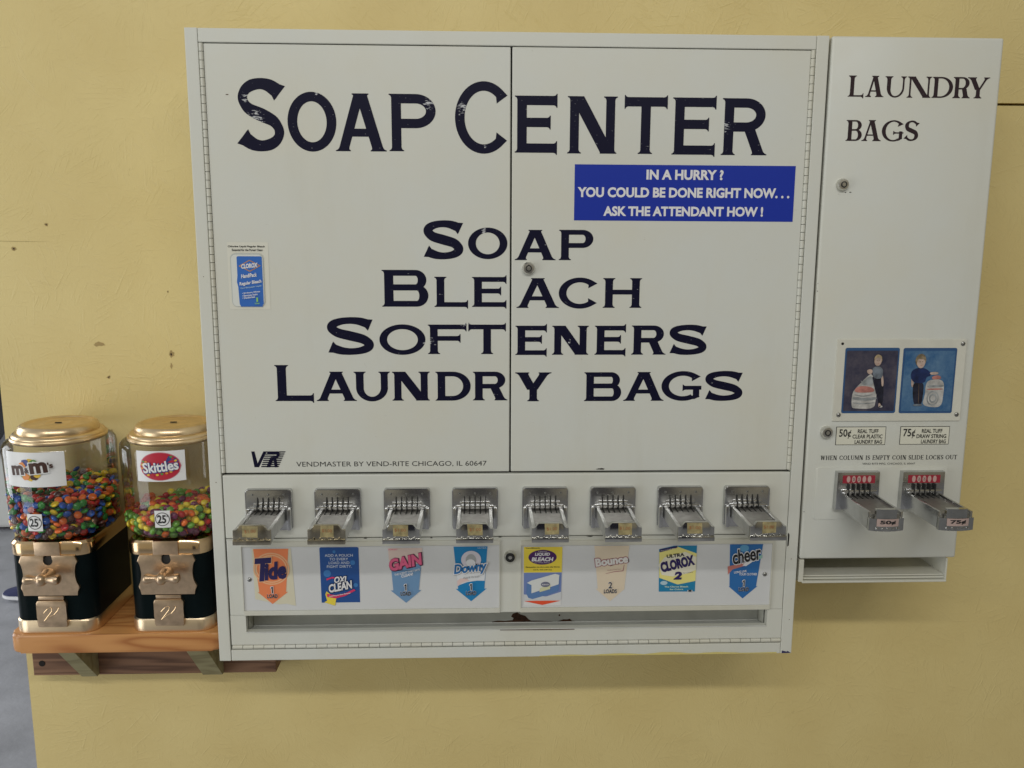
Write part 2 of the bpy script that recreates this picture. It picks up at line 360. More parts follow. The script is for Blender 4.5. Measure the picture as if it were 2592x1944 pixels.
# ------------------------------------------------------------------ printed sheets: layers of flat shapes
class Print:
    def __init__(s, fn): s.fn = fn; s.bm = bmnew(True); s.mats = []; s.k = 0
    def mi(s, m_):
        if m_ not in s.mats: s.mats.append(m_)
        return s.mats.index(m_)
    def poly(s, pts, m_, k=None):
        k = s.next(k)
        tris = tessellate_polygon([[Vector((x, z, 0)) for x, z in pts]])
        s.tris(pts, tris, m_, k)
    def next(s, k):
        if k is None: s.k += 1; return s.k
        s.k = max(s.k, k); return k
    def tris(s, pts, tris, m_, k):
        vs = [s.bm.verts.new(s.fn(x, z, k)) for x, z in pts]; i = s.mi(m_)
        for t in tris:
            a, b, c = (pts[j] for j in t)
            ar = (b[0] - a[0]) * (c[1] - a[1]) - (b[1] - a[1]) * (c[0] - a[0])
            if abs(ar) < 1e-12: continue
            try:
                f = s.bm.faces.new([vs[j] for j in (t if ar > 0 else t[::-1])]); f.material_index = i
            except ValueError: pass
    def ring(s, cx, cz, rx, rz, w, m_, k=None):
        k = s.next(k)
        for i in range(48):
            a, b = 2 * math.pi * i / 48, 2 * math.pi * (i + 1) / 48
            q = [(cx + (rx - d) * math.cos(t), cz + (rz - d) * math.sin(t)) for t, d in ((a, 0), (b, 0), (b, w), (a, w))]
            s.tris(q, [(0, 1, 2), (0, 2, 3)], m_, k)
    def grid(s, x0, x1, z0, z1, m_, nx=12, nz=4, k=None):
        k = s.next(k)
        for i in range(nx):
            for j in range(nz):
                xs = (x0 + (x1 - x0) * i / nx, x0 + (x1 - x0) * (i + 1) / nx); zs = (z0 + (z1 - z0) * j / nz, z0 + (z1 - z0) * (j + 1) / nz)
                s.tris([(xs[0], zs[0]), (xs[1], zs[0]), (xs[1], zs[1]), (xs[0], zs[1])], [(0, 1, 2), (0, 2, 3)], m_, k)
    def text(s, st, x0, x1, z0, z1, m_, bold=0., shear=0., rot=0., under=None, k=None, arch=0.):
        """st fitted into the box; under = [(extra outline, material, dx, dz)...] drawn first"""
        base = font_tris(st, bold, shear)
        bx0, bx1, bz0, bz1 = base[2]
        sx = (x1 - x0) / (bx1 - bx0); sz = (z1 - z0) / (bz1 - bz0)
        cx, cz = (x0 + x1) / 2, (z0 + z1) / 2
        def put(data, m2, dx=0, dz=0):
            kk = s.next(k)
            pts = []
            for (u, v) in data[0]:
                x = x0 + (u - bx0) * sx + dx; z = z0 + (v - bz0) * sz + dz
                if arch: z += arch * (1 - ((x - cx) / ((x1 - x0) / 2)) ** 2)
                c, q = math.cos(rot), math.sin(rot)
                pts.append((cx + (x - cx) * c - (z - cz) * q, cz + (x - cx) * q + (z - cz) * c))
            s.tris(pts, data[1], m2, kk)
        for (o_, m2, dx, dz) in (under or []): put(font_tris(st, bold + o_, shear), m2, dx, dz)
        put(base, m_)
    def done(s, name, parent, label=None):
        o = obj(name, s.bm, s.mats, parent, label=label); return o
def plane_fn(y): return lambda x, z, k: Vector((x, y - .0003 * k, z))

FT = {}
def font_tris(st, bold=0., shear=0.):
    key = (st, round(bold, 4), round(shear, 3))
    if key in FT: return FT[key]
    cu = bpy.data.curves.new('t', 'FONT'); cu.body = st; cu.size = 1; cu.offset = bold; cu.shear = shear; cu.resolution_u = 3; cu.fill_mode = 'FRONT'
    o = bpy.data.objects.new('t', cu); COL.objects.link(o)
    dg = bpy.context.evaluated_depsgraph_get(); me = bpy.data.meshes.new_from_object(o.evaluated_get(dg))
    pts = [(v.co.x, v.co.y) for v in me.vertices]; tr = []
    me.calc_loop_triangles()
    for t in me.loop_triangles: tr.append(tuple(t.vertices))
    bpy.data.objects.remove(o); bpy.data.curves.remove(cu); bpy.data.meshes.remove(me)
    xs = [p[0] for p in pts]; zs = [p[1] for p in pts]
    FT[key] = (pts, tr, (min(xs), max(xs), min(zs), max(zs)))
    return FT[key]

# ------------------------------------------------------------------ serif capitals drawn as strokes
def bez(a, c, b, n=4): return [((1 - t) ** 2 * a[0] + 2 * t * (1 - t) * c[0] + t * t * b[0], (1 - t) ** 2 * a[1] + 2 * t * (1 - t) * c[1] + t * t * b[1]) for t in [i / n for i in range(n + 1)]]
class G:
    def __init__(s, W, H, tv, tn, th, ser, e): s.W, s.H, s.tv, s.tn, s.th, s.s, s.e = W, H, tv, tn, th, ser, e; s.P = []
    def q(s, *p): s.P.append(list(p))
    def cap(s, x0, x1, y, d, sl=1, sr=1, k=0.):
        """serif closing a stroke cut level at y; d = direction into the stroke; k = slope dx/dy"""
        S, e = s.s, s.e; b = S * 1.25; t = e + b
        L0 = (x0 - sl * S, y); R0 = (x1 + sr * S, y)
        xr, xl = x1 + k * t * d, x0 + k * t * d
        p = [L0, R0] + bez((R0[0], y + d * e), (x1 + k * e * d + S * .12 * sr, y + d * (e + S * .15)), (xr, y + d * t)) + bez((xl, y + d * t), (x0 + k * e * d - S * .12 * sl, y + d * (e + S * .15)), (L0[0], y + d * e))
        s.P.append(p)
    def hcap(s, y0, y1, x, d, sd=1., su=1.):
        S, e = s.s, s.e; b = S * 1.15; t = e + b
        D_ = (x, y0 - sd * S); U = (x, y1 + su * S)
        p = [D_, U] + bez((x + d * e, U[1]), (x + d * (e + S * .15), y1 + S * .12 * su), (x + d * t, y1)) + bez((x + d * t, y0), (x + d * (e + S * .15), y0 - S * .12 * sd), (x + d * e, D_[1]))
        s.P.append(p)
    def stem(s, x0, x1, y0, y1, bl=1, br=1, tl=1, tr=1):
        s.q((x0, y0), (x1, y0), (x1, y1), (x0, y1))
        if bl or br: s.cap(x0, x1, y0, 1, bl, br)
        if tl or tr: s.cap(x0, x1, y1, -1, tl, tr)
    def diag(s, xb, xt, y0, y1, t, b=None, tp=None):
        s.q((xb, y0), (xb + t, y0), (xt + t, y1), (xt, y1)); k = (xt - xb) / (y1 - y0)
        if b: s.cap(xb, xb + t, y0, 1, b[0], b[1], k)
        if tp: s.cap(xt, xt + t, y1, -1, tp[0], tp[1], k)
    def arm(s, x0, x1, y0, y1, sd, su):
        s.q((x0, y0), (x1, y0), (x1, y1), (x0, y1)); s.hcap(y0, y1, x1, -1, sd, su)
    def band(s, A, B):
        for i in range(len(A) - 1): s.q(A[i], A[i + 1], B[i + 1], B[i])
    def arc(s, cx, cy, rx, ry, tx, ty, a0, a1, n=40):
        A = ell(cx, cy, rx, ry, n, a0, a1) if abs(a1 - a0) < 360 else ell(cx, cy, rx, ry, n) + [(cx + rx, cy)]
        B = ell(cx, cy, rx - tx, ry - ty, n, a0, a1) if abs(a1 - a0) < 360 else ell(cx, cy, rx - tx, ry - ty, n) + [(cx + rx - tx, cy)]
        s.band(A, B)
    def bowl(s, x0, x1, y0, y1, rx, t, th):
        ry = (y1 - y0) / 2; cy = (y0 + y1) / 2; cx = x1 - rx
        A = [(x0, y1)] + ell(cx, cy, rx, ry, 24, 90, -90) + [(x0, y0)]
        B = [(x0, y1 - th)] + ell(cx, cy, max(rx - t, .001), ry - th, 24, 90, -90) + [(x0, y0 + th)]
        s.band(A, B)
    def term(s, cx, cy, rx, ry, tx, ty, a, d):
        """slanting serif on the end of an arc at angle a"""
        S = s.s
        po = (cx + rx * math.cos(R(a)), cy + ry * math.sin(R(a))); pi = (cx + (rx - tx) * math.cos(R(a)), cy + (ry - ty) * math.sin(R(a)))
        a2 = a + d * 13; qo = (cx + rx * math.cos(R(a2)), cy + ry * math.sin(R(a2))); qi = (cx + (rx - tx) * math.cos(R(a2)), cy + (ry - ty) * math.sin(R(a2)))
        l = math.hypot(po[0] - pi[0], po[1] - pi[1]); dx, dy = (po[0] - pi[0]) / l, (po[1] - pi[1]) / l
        sg = 1 if cy < po[1] else -1
        t1 = (po[0] + dx * S * .35, po[1] + dy * S * .35); t2 = (pi[0] - dx * S * .9 - S * .25, pi[1] - sg * S * .75)
        s.P.append([t1, t2, qi, qo] if d > 0 else [t1, qo, qi, t2])
    def spine(s, pts, n=4):
        P = [pts[0]] + pts + [pts[-1]]; c = []
        for i in range(1, len(P) - 2):
            for j in range(n):
                t = j / n; o = []
                for k in range(3):
                    a, b, c_, d = P[i - 1][k], P[i][k], P[i + 1][k], P[i + 2][k]
                    o.append(.5 * (2 * b + (c_ - a) * t + (2 * a - 5 * b + 4 * c_ - d) * t * t + (3 * b - a - 3 * c_ + d) * t ** 3))
                c.append(o)
        c.append(list(pts[-1])); A, B = [], []
        for i in range(len(c)):
            p, q = c[max(i - 1, 0)], c[min(i + 1, len(c) - 1)]
            dx, dy = q[0] - p[0], q[1] - p[1]; l = math.hypot(dx, dy) or 1
            A.append((c[i][0] - dy / l * c[i][2] / 2, c[i][1] + dx / l * c[i][2] / 2)); B.append((c[i][0] + dy / l * c[i][2] / 2, c[i][1] - dx / l * c[i][2] / 2))
        s.band(A, B); return A, B
    def draw(s, ch):
        W, H, tv, tn, th, S, e = s.W, s.H, s.tv, s.tn, s.th, s.s, s.e
        if ch == 'E' or ch == 'F':
            s.stem(S, S + tv, 0, H, 1, 1 if ch == 'F' else 0, 1, 0)
            s.arm(S + tv * .8, W, H - th, H, .95, .8); s.arm(S + tv * .8, W - .155 * W, H * .46 - th * .05, H * .46 + th * .95, .9, .9)
            if ch == 'E': s.arm(S + tv * .8, W, 0, th, .8, .95)
        elif ch == 'L':
            s.stem(S, S + tv, 0, H, 1, 0, 1, 1); s.arm(S + tv * .8, W, 0, th, .8, .95)
        elif ch == 'T':
            s.stem(W / 2 - tv / 2, W / 2 + tv / 2, 0, H, 1, 1, 0, 0)
            s.q((0, H - th), (W, H - th), (W, H), (0, H)); s.hcap(H - th, H, W, -1, .95, .8); s.hcap(H - th, H, 0, 1, .95, .8)
        elif ch == 'H':
            s.stem(S, S + tv, 0, H); s.stem(W - S - tv, W - S, 0, H); s.q((S + tv / 2, H * .45), (W - S - tv / 2, H * .45), (W - S - tv / 2, H * .45 + th), (S + tv / 2, H * .45 + th))
        elif ch == 'I': s.stem(W / 2 - tv / 2, W / 2 + tv / 2, 0, H)
        elif ch == 'N':
            t = tn; td = tv * 1.45
            s.stem(S, S + t, 0, H, 1, 1, 1, 0); s.stem(W - S - t, W - S, 0, H, 0, .9, 1, 1)
            s.q((S, H), (S + td * 1.0, H), (W - S, 0), (W - S - td, 0)); s.cap(W - S - td, W - S, 0, 1, .35, 0, -.5)
        elif ch == 'A':
            xc = W * .5; t1, t2 = tn * 1.1, tv * 1.16; ax = (t1 + t2) * .30
            s.diag(S, xc - ax, 0, H, t1, (1, 1)); s.diag(W - S - t2, xc + ax - t2, 0, H, t2, (1, 1))
            s.cap(xc - ax, xc + ax, H, -1, .8, .8, 0); yb = H * .255
            f = yb / H; s.q((S + (xc - ax - S) * f + t1 * .5, yb), (W - S - t2 + (xc + ax - W + S) * f + t2 * .5, yb), (W - S - t2 + (xc + ax - W + S) * f, yb + th * .85), (S + (xc - ax - S) * f + t1 * .8, yb + th * .85))
        elif ch == 'V':
            t = tv * 1.15; t2 = tn * 1.1; s.diag(W / 2 - t * .6, S, 0, H, t, None, (1, 1)); s.diag(W / 2 - t2 * .5, W - S - t2, 0, H, t2, None, (1, 1))
        elif ch == 'W':
            t = tv * 1.1; t2 = tn * 1.05
            s.diag(W * .30 - t * .6, S, 0, H, t, None, (1, 1)); s.diag(W * .30 - t2 * .5, W * .5 - t2 * .5, 0, H, t2); s.diag(W * .70 - t * .6, W * .5 - t * .6, 0, H, t); s.diag(W * .70 - t2 * .5, W - S - t2, 0, H, t2, None, (1, 1))
        elif ch == 'M':
            s.stem(S, S + tn, 0, H, 1, 1, 1, 0); s.stem(W - S - tv, W - S, 0, H, 1, 1, 0, 1); s.q((S, H), (S + tv * 1.2, H), (W / 2 + tv * .3, H * .08), (W / 2 - tv * .3, H * .08)); s.q((W - S - tn, H), (W - S, H), (W / 2 + tv * .3, H * .08), (W / 2 - tv * .1, H * .08))
        elif ch == 'K':
            s.stem(S, S + tv, 0, H); s.diag(S + tv * .9, W - S - tn * 1.4, H * .38, H, tn * 1.4, None, (1, 1)); s.diag(W - S - tv * 1.3, S + tv + (W - S - tv) * .18, 0, H * .55, tv * 1.2, (1, 1))
        elif ch == 'Y':
            ym = H * .44; tt = tv * 1.3; c = W / 2
            s.diag(c - tv * .5 - (tt - tv), S, ym - .04 * H, H, tt, None, (1, 1)); t2 = tn * 1.25
            s.diag(c + tv * .5 - t2 * .95, W - S - t2, ym - .04 * H, H, t2, None, (1, 1)); s.stem(c - tv / 2, c + tv / 2, 0, ym + .03 * H, 1, 1, 0, 0)
        elif ch == 'P': s.stem(S, S + tv, 0, H, 1, 1, 1, 0); s.bowl(S + tv * .8, W, H * .405, H, min(.36 * H, W * .45), tv, th)
        elif ch == 'R':
            xr = W * .955 - S * .3; s.stem(S, S + tv, 0, H, 1, 1, 1, 0); s.bowl(S + tv * .8, xr, H * .415, H, min(.36 * H, W * .42), tv, th)
            t = tv * 1.2; s.diag(W - S * .9 - t, S + tv + (xr - S - tv) * .30, 0, H * .42 + th * .5, t, (.9, .9))
        elif ch == 'B':
            s.stem(S, S + tv, 0, H, 1, 0, 1, 0); s.bowl(S + tv * .8, W * .96, H * .53 - th * .5, H, min(.3 * H, W * .4), tv * .95, th); s.bowl(S + tv * .8, W, 0, H * .53 + th * .45, min(.32 * H, W * .42), tv, th)
        elif ch == 'D': s.stem(S, S + tv, 0, H, 1, 0, 1, 0); s.bowl(S + tv * .8, W, 0, H, min(.62 * H, W * .62), tv, th)
        elif ch == 'O': s.arc(W / 2, H / 2, W / 2, H / 2, tv, th, 0, 360, 56)
        elif ch == 'C' or ch == 'G':
            rx = W * .535; cx = rx; cy = H / 2; ry = H / 2; a = 37 if ch == 'C' else 38
            s.arc(cx, cy, rx, ry, tv, th, a, 322 if ch == 'C' else 305); s.term(cx, cy, rx, ry, tv, th, a, 1)
            if ch == 'C': s.term(cx, cy, rx, ry, tv, th, 322, -1)
            else:
                xg = W * .97; x0 = xg - tv * .95
                s.q((x0, .075 * H), (xg - tv * .1, .12 * H), (xg - tv * .1, .48 * H), (x0, .48 * H))
                s.q((cx + rx * .57 - tv * .6, th * .35), (cx + rx * .57, .06 * H), (xg, .145 * H), (x0, .2 * H)) ; s.q((W * .53, .375 * H), (W, .375 * H), (W, .375 * H + th * .85), (W * .53, .375 * H + th * .85)); s.hcap(.375 * H, .375 * H + th * .85, W * .53, 1, .6, .6)
        elif ch == 'U':
            r = H * .46; s.stem(S, S + tv, r * .9, H, 0, 0, 1, 1); s.stem(W - S - tn, W - S, r * .9, H, 0, 0, 1, 1)
            rx = (W - 2 * S) / 2; cx = W / 2
            A = ell(cx, r, rx, r, 30, 180, 360); B = []
            for i in range(31):
                a = R(180 + 6 * i); t = tv + (tn - tv) * i / 30
                B.append((cx + (rx - t) * math.cos(a), r + (r - th) * math.sin(a)))
            s.band(A, B)
        elif ch == 'S':
            v, h = tv * .97, th * 1.16; d = max(tv * 1.05, th * 1.42)
            ry1 = .265 * H - h / 2; cy1 = H - h / 2 - ry1; rx1 = W / 2 - v / 2; cy2 = h / 2 + ry1
            def eu(a, t, cx=.5 * W): return (cx + rx1 * math.cos(R(a)), cy1 + ry1 * math.sin(R(a)), t)
            def el(a, t, cx=.5 * W): return (cx + rx1 * math.cos(R(a)), cy2 + ry1 * math.sin(R(a)), t)
            m2 = (v + h) / 2
            pts = [(.930 * W, .800 * H, h * 1.36), eu(52, h * 1.22), eu(72, h * 1.08), eu(92, h), eu(116, h * 1.03), eu(140, m2), eu(162, v * .97), eu(182, v), eu(204, v), (.250 * W, .578 * H, (v + d) * .5),
                   (.5 * W, .503 * H, d), (.750 * W, .425 * H, (v + d) * .5), el(24, v), el(2, v), el(-18, v * .97), el(-40, m2), el(-64, h * 1.03), el(-88, h), el(-108, h * 1.08), el(-128, h * 1.22), (.070 * W, .200 * H, h * 1.36)]
            A, B = s.spine(pts)
            for (a, b, a2, b2, sg) in ((A[0], B[0], A[2], B[2], 1), (B[-1], A[-1], B[-3], A[-3], -1)):
                # a = inner/right.. serif across the cut
                l = math.hypot(a[0] - b[0], a[1] - b[1]); dx, dy = (a[0] - b[0]) / l, (a[1] - b[1]) / l
                s.P.append([(a[0] + dx * S * .75 + sg * -S * .15, a[1] + dy * S * .75), (b[0] - dx * S * .4 + sg * S * .3, b[1] - dy * S * .4), b2, a2])
        return s.P

def ccw(p):
    a = sum(p[i][0] * p[(i + 1) % len(p)][1] - p[(i + 1) % len(p)][0] * p[i][1] for i in range(len(p)))
    return p if a > 0 else p[::-1]
def area2(p): return abs(sum(p[i][0] * p[(i + 1) % len(p)][1] - p[(i + 1) % len(p)][0] * p[i][1] for i in range(len(p))))
def union(polys):
    vs, fs = [], []
    for p in polys:
        p = ccw(p)
        if area2(p) < 1e-10: continue
        i = len(vs); vs += [Vector((x * 100, y * 100)) for x, y in p]; fs.append(list(range(i, i + len(p))))
    r = delaunay_2d_cdt(vs, [], fs, 1, 1e-5)
    ov, of, orig = r[0], r[2], r[5]
    tr = [tuple(f) for f, o in zip(of, orig) if len(o)]
    return [(v.x / 100, v.y / 100) for v in ov], tr
def letters(pr, items, m_, tv, tn, th, ser, e, shrink=None):
    k = pr.next(None)
    for (ch, x0, x1, z0, z1) in items:
        Hh = z1 - z0; g = G(x1 - x0, Hh, tv, tn, th, ser, e)
        pts, tr = union(g.draw(ch))
        pr.tris([(x + x0, y + z0) for x, y in pts], tr, m_, k)

# ------------------------------------------------------------------ setting
bm = bmnew()
box(bm, -14, 10, -6, 14, FLOOR - .1, FLOOR)
tag(obj('floor', bm, CONCRETE), kind='structure')

SEAM = .9115
wall = empty('painted_wall', (.9, D, FLOOR), 'yellow painted strand board wall behind the cabinets, chipped and dented', 'wall')
bm = bmnew()
box(bm, -.418, 1.0, D, D + .03, FLOOR, 2.3)
box(bm, 1.0, 3.2, D, D + .03, FLOOR, SEAM - .0022)
box(bm, 1.0, 3.2, D, D + .03, SEAM + .0022, 2.3)
obj('board', bm, WALLM, wall)
bm = bmnew(); box(bm, -.40, 3.15, D + .032, D + .10, FLOOR, 2.28)
obj('stud_core', bm, DARK, wall)
def blob(cx, cz, r, n=18, j=.35, sx=1., sz=1.):
    return [(cx + sx * r * (1 + random.uniform(-j, j)) * math.cos(2 * math.pi * i / n), cz + sz * r * (1 + random.uniform(-j, j)) * math.sin(2 * math.pi * i / n)) for i in range(n)]
HOLE = mat('knot_brown', (.10, .06, .03), .9); HOLE_D = mat('hole_black', (.015, .012, .01), .9); SCUFF = mat('scuff_tan', (.40, .29, .12), .8)
for (x, z, r, el) in ((-.2295, .4351, .0022, 1.1), (-.1185, .476, .0042, .9), (-.315, .699, .0022, 1.1), (-.3728, .6582, .0030, 1.2), (-.2325, .3392, .0020, 1.5),
                      (.5, .999, .0012, 1), (1.06, 1.0, .0016, 1.4), (-.1176, .5855, .0013, .8), (-.2282, .4372, .0010, 1.2)):
    pr = Print(plane_fn(D)); pr.poly(blob(x, z, r * 1.25, sx=el, sz=1 / max(el, .7)), SCUFF); pr.poly(blob(x, z, r * .5, sx=el), HOLE); pr.poly(blob(x, z, r * .25), HOLE_D)
    pr.done('nail_hole', wall)
for bl in (blob(-.2424, .4938, .0045, 16, .4, 2.2, .9), blob(-.1195, .4553, .0022, 12, .4, .8, 2.2)):
    pr = Print(plane_fn(D)); pr.poly(bl, SCUFF); pr.done('paint_scuff', wall)
pr = Print(plane_fn(D)); pr.poly([(-.417, .6712), (-.385, .6710), (-.345, .6704), (-.31, .6702), (-.345, .6700), (-.39, .6705), (-.417, .6707)], mat('joint_shadow_brown', (.30, .22, .08), .8)); pr.done('board_joint', wall)

# ------------------------------------------------------------------ the soap vending cabinet
W, H = .94, .9753
soap = empty('soap_vending_cabinet', (.47, D, 0), 'wide cream metal vending cabinet with SOAP CENTER lettering and eight coin slides', 'vending machine')
bm = bmnew()
# carcass with an open dispensing slot low in the front
box(bm, .001, W - .001, .020, D - .0005, .0785, H - .001)
box(bm, .001, W - .001, .085, D - .0005, .001, .0785)
box(bm, .001, .044, .020, .085, .001, .0785); box(bm, .8965, W - .001, .020, .085, .001, .0785); box(bm, .044, .8965, .020, .085, .001, .036); box(bm, .044, .8965, .048, .085, .0361, .0785)
# frame: side flanges run full height, top and bottom strips between them
box(bm, 0, .0184, 0, .022, 0, H, .0012); box(bm, .9215, W, 0, .022, 0, H, .0012)
box(bm, .0188, .9211, .0004, .022, .9556, H - .0003, .0012); box(bm, .0192, .9211, .0004, .022, .0, .0185, .0012)
box(bm, 0, .0012, .0225, D - .0005, 0, H); box(bm, W - .0012, W, .0225, D - .0005, 0, H)
obj('carcass', bm, PAINT, soap)
bm = bmnew(); box(bm, .0185, .9214, .0135, .0198, .0190, .0400); box(bm, .0185, .9214, .0135, .0198, .0790, .9553)
box(bm, .0185, .0440, .0135, .0198, .0400, .079); box(bm, .8968, .9214, .0135, .0198, .0400, .079)
obj('gap_shade_sheet', bm, DARK, soap)  # near-black sheet that paints shade into the gaps round the doors

def door(name, x0, x1, z0, z1, parent, y=.0025, t=.010, bev=.0016):
    bm = bmnew(); box(bm, x0, x1, y, y + t, z0, z1, bev); return obj(name, bm, PAINT, parent)
LD = door('door', .0252, .4694, .3142, .9545, soap)
RD = door('door', .4718, .9147, .3142, .9547, soap)
def vhinge(x, z0, z1, parent, pitch=.0119):
    bm = bmnew(); n = int((z1 - z0) / pitch); h = (z1 - z0) / n
    for i in range(n): cyl(bm, (x, .0032, z0 + i * h + .0004), (x, .0032, z0 + (i + 1) * h - .0004), .0033, n=14)
    return obj('piano_hinge', bm, PAINT2, parent, smooth=True)
vhinge(.0217, .3147, .9550, LD); vhinge(.9180, .3147, .9553, RD)

L1 = [('S', 0.0711, 0.1365, 0.8037, 0.9071), ('O', 0.1419, 0.2131, 0.8038, 0.8887), ('A', 0.2113, 0.2861, 0.8048, 0.887), ('P', 0.2903, 0.3589, 0.8054, 0.887), ('C', 0.3873, 0.4668, 0.8027, 0.906), ('E', 0.4758, 0.5389, 0.8047, 0.8863), ('N', 0.5542, 0.6285, 0.8041, 0.8863), ('T', 0.6388, 0.7033, 0.8042, 0.8858), ('E', 0.7111, 0.7764, 0.8036, 0.8859), ('R', 0.7857, 0.8553, 0.8035, 0.8856)]
L2 = [('S', 0.3387, 0.3986, 0.6469, 0.705), ('O', 0.4058, 0.4654, 0.6474, 0.6945), ('A', 0.4766, 0.5388, 0.6461, 0.6914), ('P', 0.5438, 0.596, 0.6463, 0.6917)]
L3 = [('B', 0.2746, 0.345, 0.5751, 0.6308), ('L', 0.3542, 0.4054, 0.5748, 0.6206), ('E', 0.4115, 0.4642, 0.5749, 0.6204), ('A', 0.4796, 0.5448, 0.5734, 0.6189), ('C', 0.5444, 0.605, 0.5724, 0.6199), ('H', 0.6126, 0.6724, 0.5737, 0.6192)]
L4 = [('S', 0.1897, 0.2605, 0.501, 0.559), ('O', 0.2691, 0.3397, 0.5009, 0.548), ('F', 0.3434, 0.4028, 0.5021, 0.5477), ('T', 0.4056, 0.4635, 0.502, 0.5477), ('E', 0.4782, 0.5268, 0.5005, 0.546), ('N', 0.5351, 0.5918, 0.5008, 0.546), ('E', 0.6012, 0.6496, 0.5008, 0.546), ('R', 0.6587, 0.7124, 0.5009, 0.5464), ('S', 0.7178, 0.7765, 0.5005, 0.5476)]
L5 = [('L', 0.1074, 0.1663, 0.4289, 0.4852), ('A', 0.1705, 0.2323, 0.4288, 0.4748), ('U', 0.2283, 0.2839, 0.428, 0.4747), ('N', 0.2874, 0.3455, 0.4291, 0.4746), ('D', 0.3543, 0.4089, 0.4289, 0.4745), ('R', 0.4124, 0.4661, 0.4291, 0.4744), ('Y', 0.478, 0.5347, 0.4275, 0.4732), ('B', 0.5862, 0.6445, 0.4275, 0.4732), ('A', 0.6479, 0.7119, 0.4277, 0.4735), ('G', 0.7079, 0.7711, 0.4275, 0.4748), ('S', 0.7769, 0.8367, 0.4273, 0.4749)]
NAVYC = (.006, .006, .024)
ox, oz = .47, 0
SP = [(x - ox, z, r) for x, z, r in ((.0965, .853, .017), (.083, .880, .010), (.350, .873, .012), (.399, .868, .014), (.432, .812, .004), (.562, .522, .005), (.185, .8865, .004), (.79, .845, .012), (.43, .689, .006), (.345, .52, .012), (.40, .55, .012))]
NAVY = navy_ink('navy_vinyl', NAVYC, [(x, z, r) for x, z, r in SP])
for dr, lo, hi in ((LD, 0, .4705), (RD, .4705, 1)):
    pick = lambda L: [i for i in L if lo <= i[1] < hi]
    for n_, L in enumerate((L1, L2, L3, L4, L5)):
        pr = Print(plane_fn(.0025))
        if n_ == 0: letters(pr, pick(L), NAVY, .0142, .0134, .0134, .0036, .0014)
        else:
            big = pick(L)[:1] if lo == 0 else []
            rest = [i for i in pick(L) if i not in big]
            if big: letters(pr, big, NAVY, .0138, .0122, .0088, .0036, .0013)
            pr.k = 0
            if rest and n_ == 4 and lo > 0:
                letters(pr, rest[:1], NAVY, .0118, .0108, .0073, .0033, .0012); pr.done('lettering', dr); pr = Print(plane_fn(.0025)); rest = rest[1:]
            if rest: letters(pr, rest, NAVY, .0118, .0108, .0073, .0033, .0012)
        pr.done('lettering', dr)
# maker's line and the striped monogram
pr = Print(plane_fn(.0025))
pr.text('VENDMASTER BY VEND-RITE CHICAGO, IL 60647', .1352, .4334, .3229, .3319, INK, bold=-.002)
pr.done('maker_line', LD)
pr = Print(plane_fn(.0025)); NV = NAVY
pr.poly([(.0662, .3490), (.0712, .3490), (.0752, .3300), (.0850, .3490), (.0900, .3490), (.0772, .3236), (.0700, .3236)], NV, k=1)
for i in range(8):
    z1 = .3490 - i * .00334; z0 = z1 - .0018; f0 = (.3490 - z1) / .0254
    pr.poly([(.0880 - .0085 * f0, z0), (.1185 - .0120 * f0, z0), (.1194 - .0120 * f0, z1), (.0889 - .0085 * f0, z1)], NV, k=2)
pr.poly([(.0920, .3490), (.1075, .3490), (.1100, .3465), (.1098, .3425), (.1068, .3385), (.1045, .3376), (.1062, .3236), (.1015, .3236), (.1000, .3368), (.0945, .3236), (.0885, .3236), (.0960, .3400), (.1035, .3405), (.1052, .3430), (.1048, .3452), (.0905, .3458)], NV, k=3)
pr.done('monogram', LD)
# bleach sticker on the left door
CREAMP = flat('cream_paper', (.72, .71, .62), .35); BL2 = flat('label_blue', (.035, .15, .52), .35); GOLD = flat('orange_gold_print', (.55, .25, .06), .35)
GREYP = flat('grey_bottle', (.52, .55, .52), .4); LIME = flat('lime_print', (.30, .60, .12), .4); PALEB = flat('pale_blue_print', (.45, .62, .70), .4)
pr = Print(plane_fn(.0025))
pr.poly([(.0447, .5709), (.1057, .5707), (.1058, .6714), (.0447, .6713)], CREAMP)
pr.text('Chlorine Liquid Regular Bleach', .0460, .1010, .6630, .6665, INK, bold=.03)
pr.text('Essential for the Purest Clean', .0520, .0975, .6582, .6616, INK, bold=.02)
pr.poly(rrect(.0487, .0980, .5748, .6552, .008), GREYP)
pr.poly(rrect(.0500, .0972, .5752, .6530, .007), flat('bottle_white', (.70, .72, .68), .4))
pr.poly([(.0586, .6490), (.0600, .6505), (.0945, .6505), (.0961, .6490), (.0961, .5790), (.0945, .5775), (.0945, .5750), (.0620, .5750), (.0600, .5790), (.0590, .6050), (.0575, .6120), (.0586, .6220)], BL2)
pr.poly([(.0610, .6360), (.0775, .6452), (.0940, .6366), (.0775, .6274)], GOLD)
pr.poly([(.0635, .6360), (.0775, .6438), (.0915, .6366), (.0775, .6290)], BL2)
pr.text('CLOROX', .0650, .0900, .6330, .6400, WHITE, bold=.05, shear=.2, rot=.10)
pr.text('HandiPack', .0640, .0880, .6190, .6250, WHITE, bold=.03, shear=.2, rot=.12)
pr.text('Regular Bleach', .0612, .0945, .6075, .6140, WHITE, bold=.03, shear=.2, rot=.14)
pr.text('Cloro Blanqueador Liquido', .0625, .0945, .6030, .6060, PALEB, bold=.01, rot=.13)
for i, w_ in enumerate(('Brightens Whites', 'Removes Stains', 'Deodorizes')):
    pr.text('\u2022 ' + w_, .0650, .0920 - .004 * i, .5948 - i * .0036, .5978 - i * .0036, WHITE, bold=.02, rot=.12)
pr.text('1', .0860, .0885, .5825, .5890, LIME, bold=.05); pr.text('LOAD', .0835, .0905, .5790, .5812, LIME, bold=.03)
pr.done('bleach_sticker', LD)
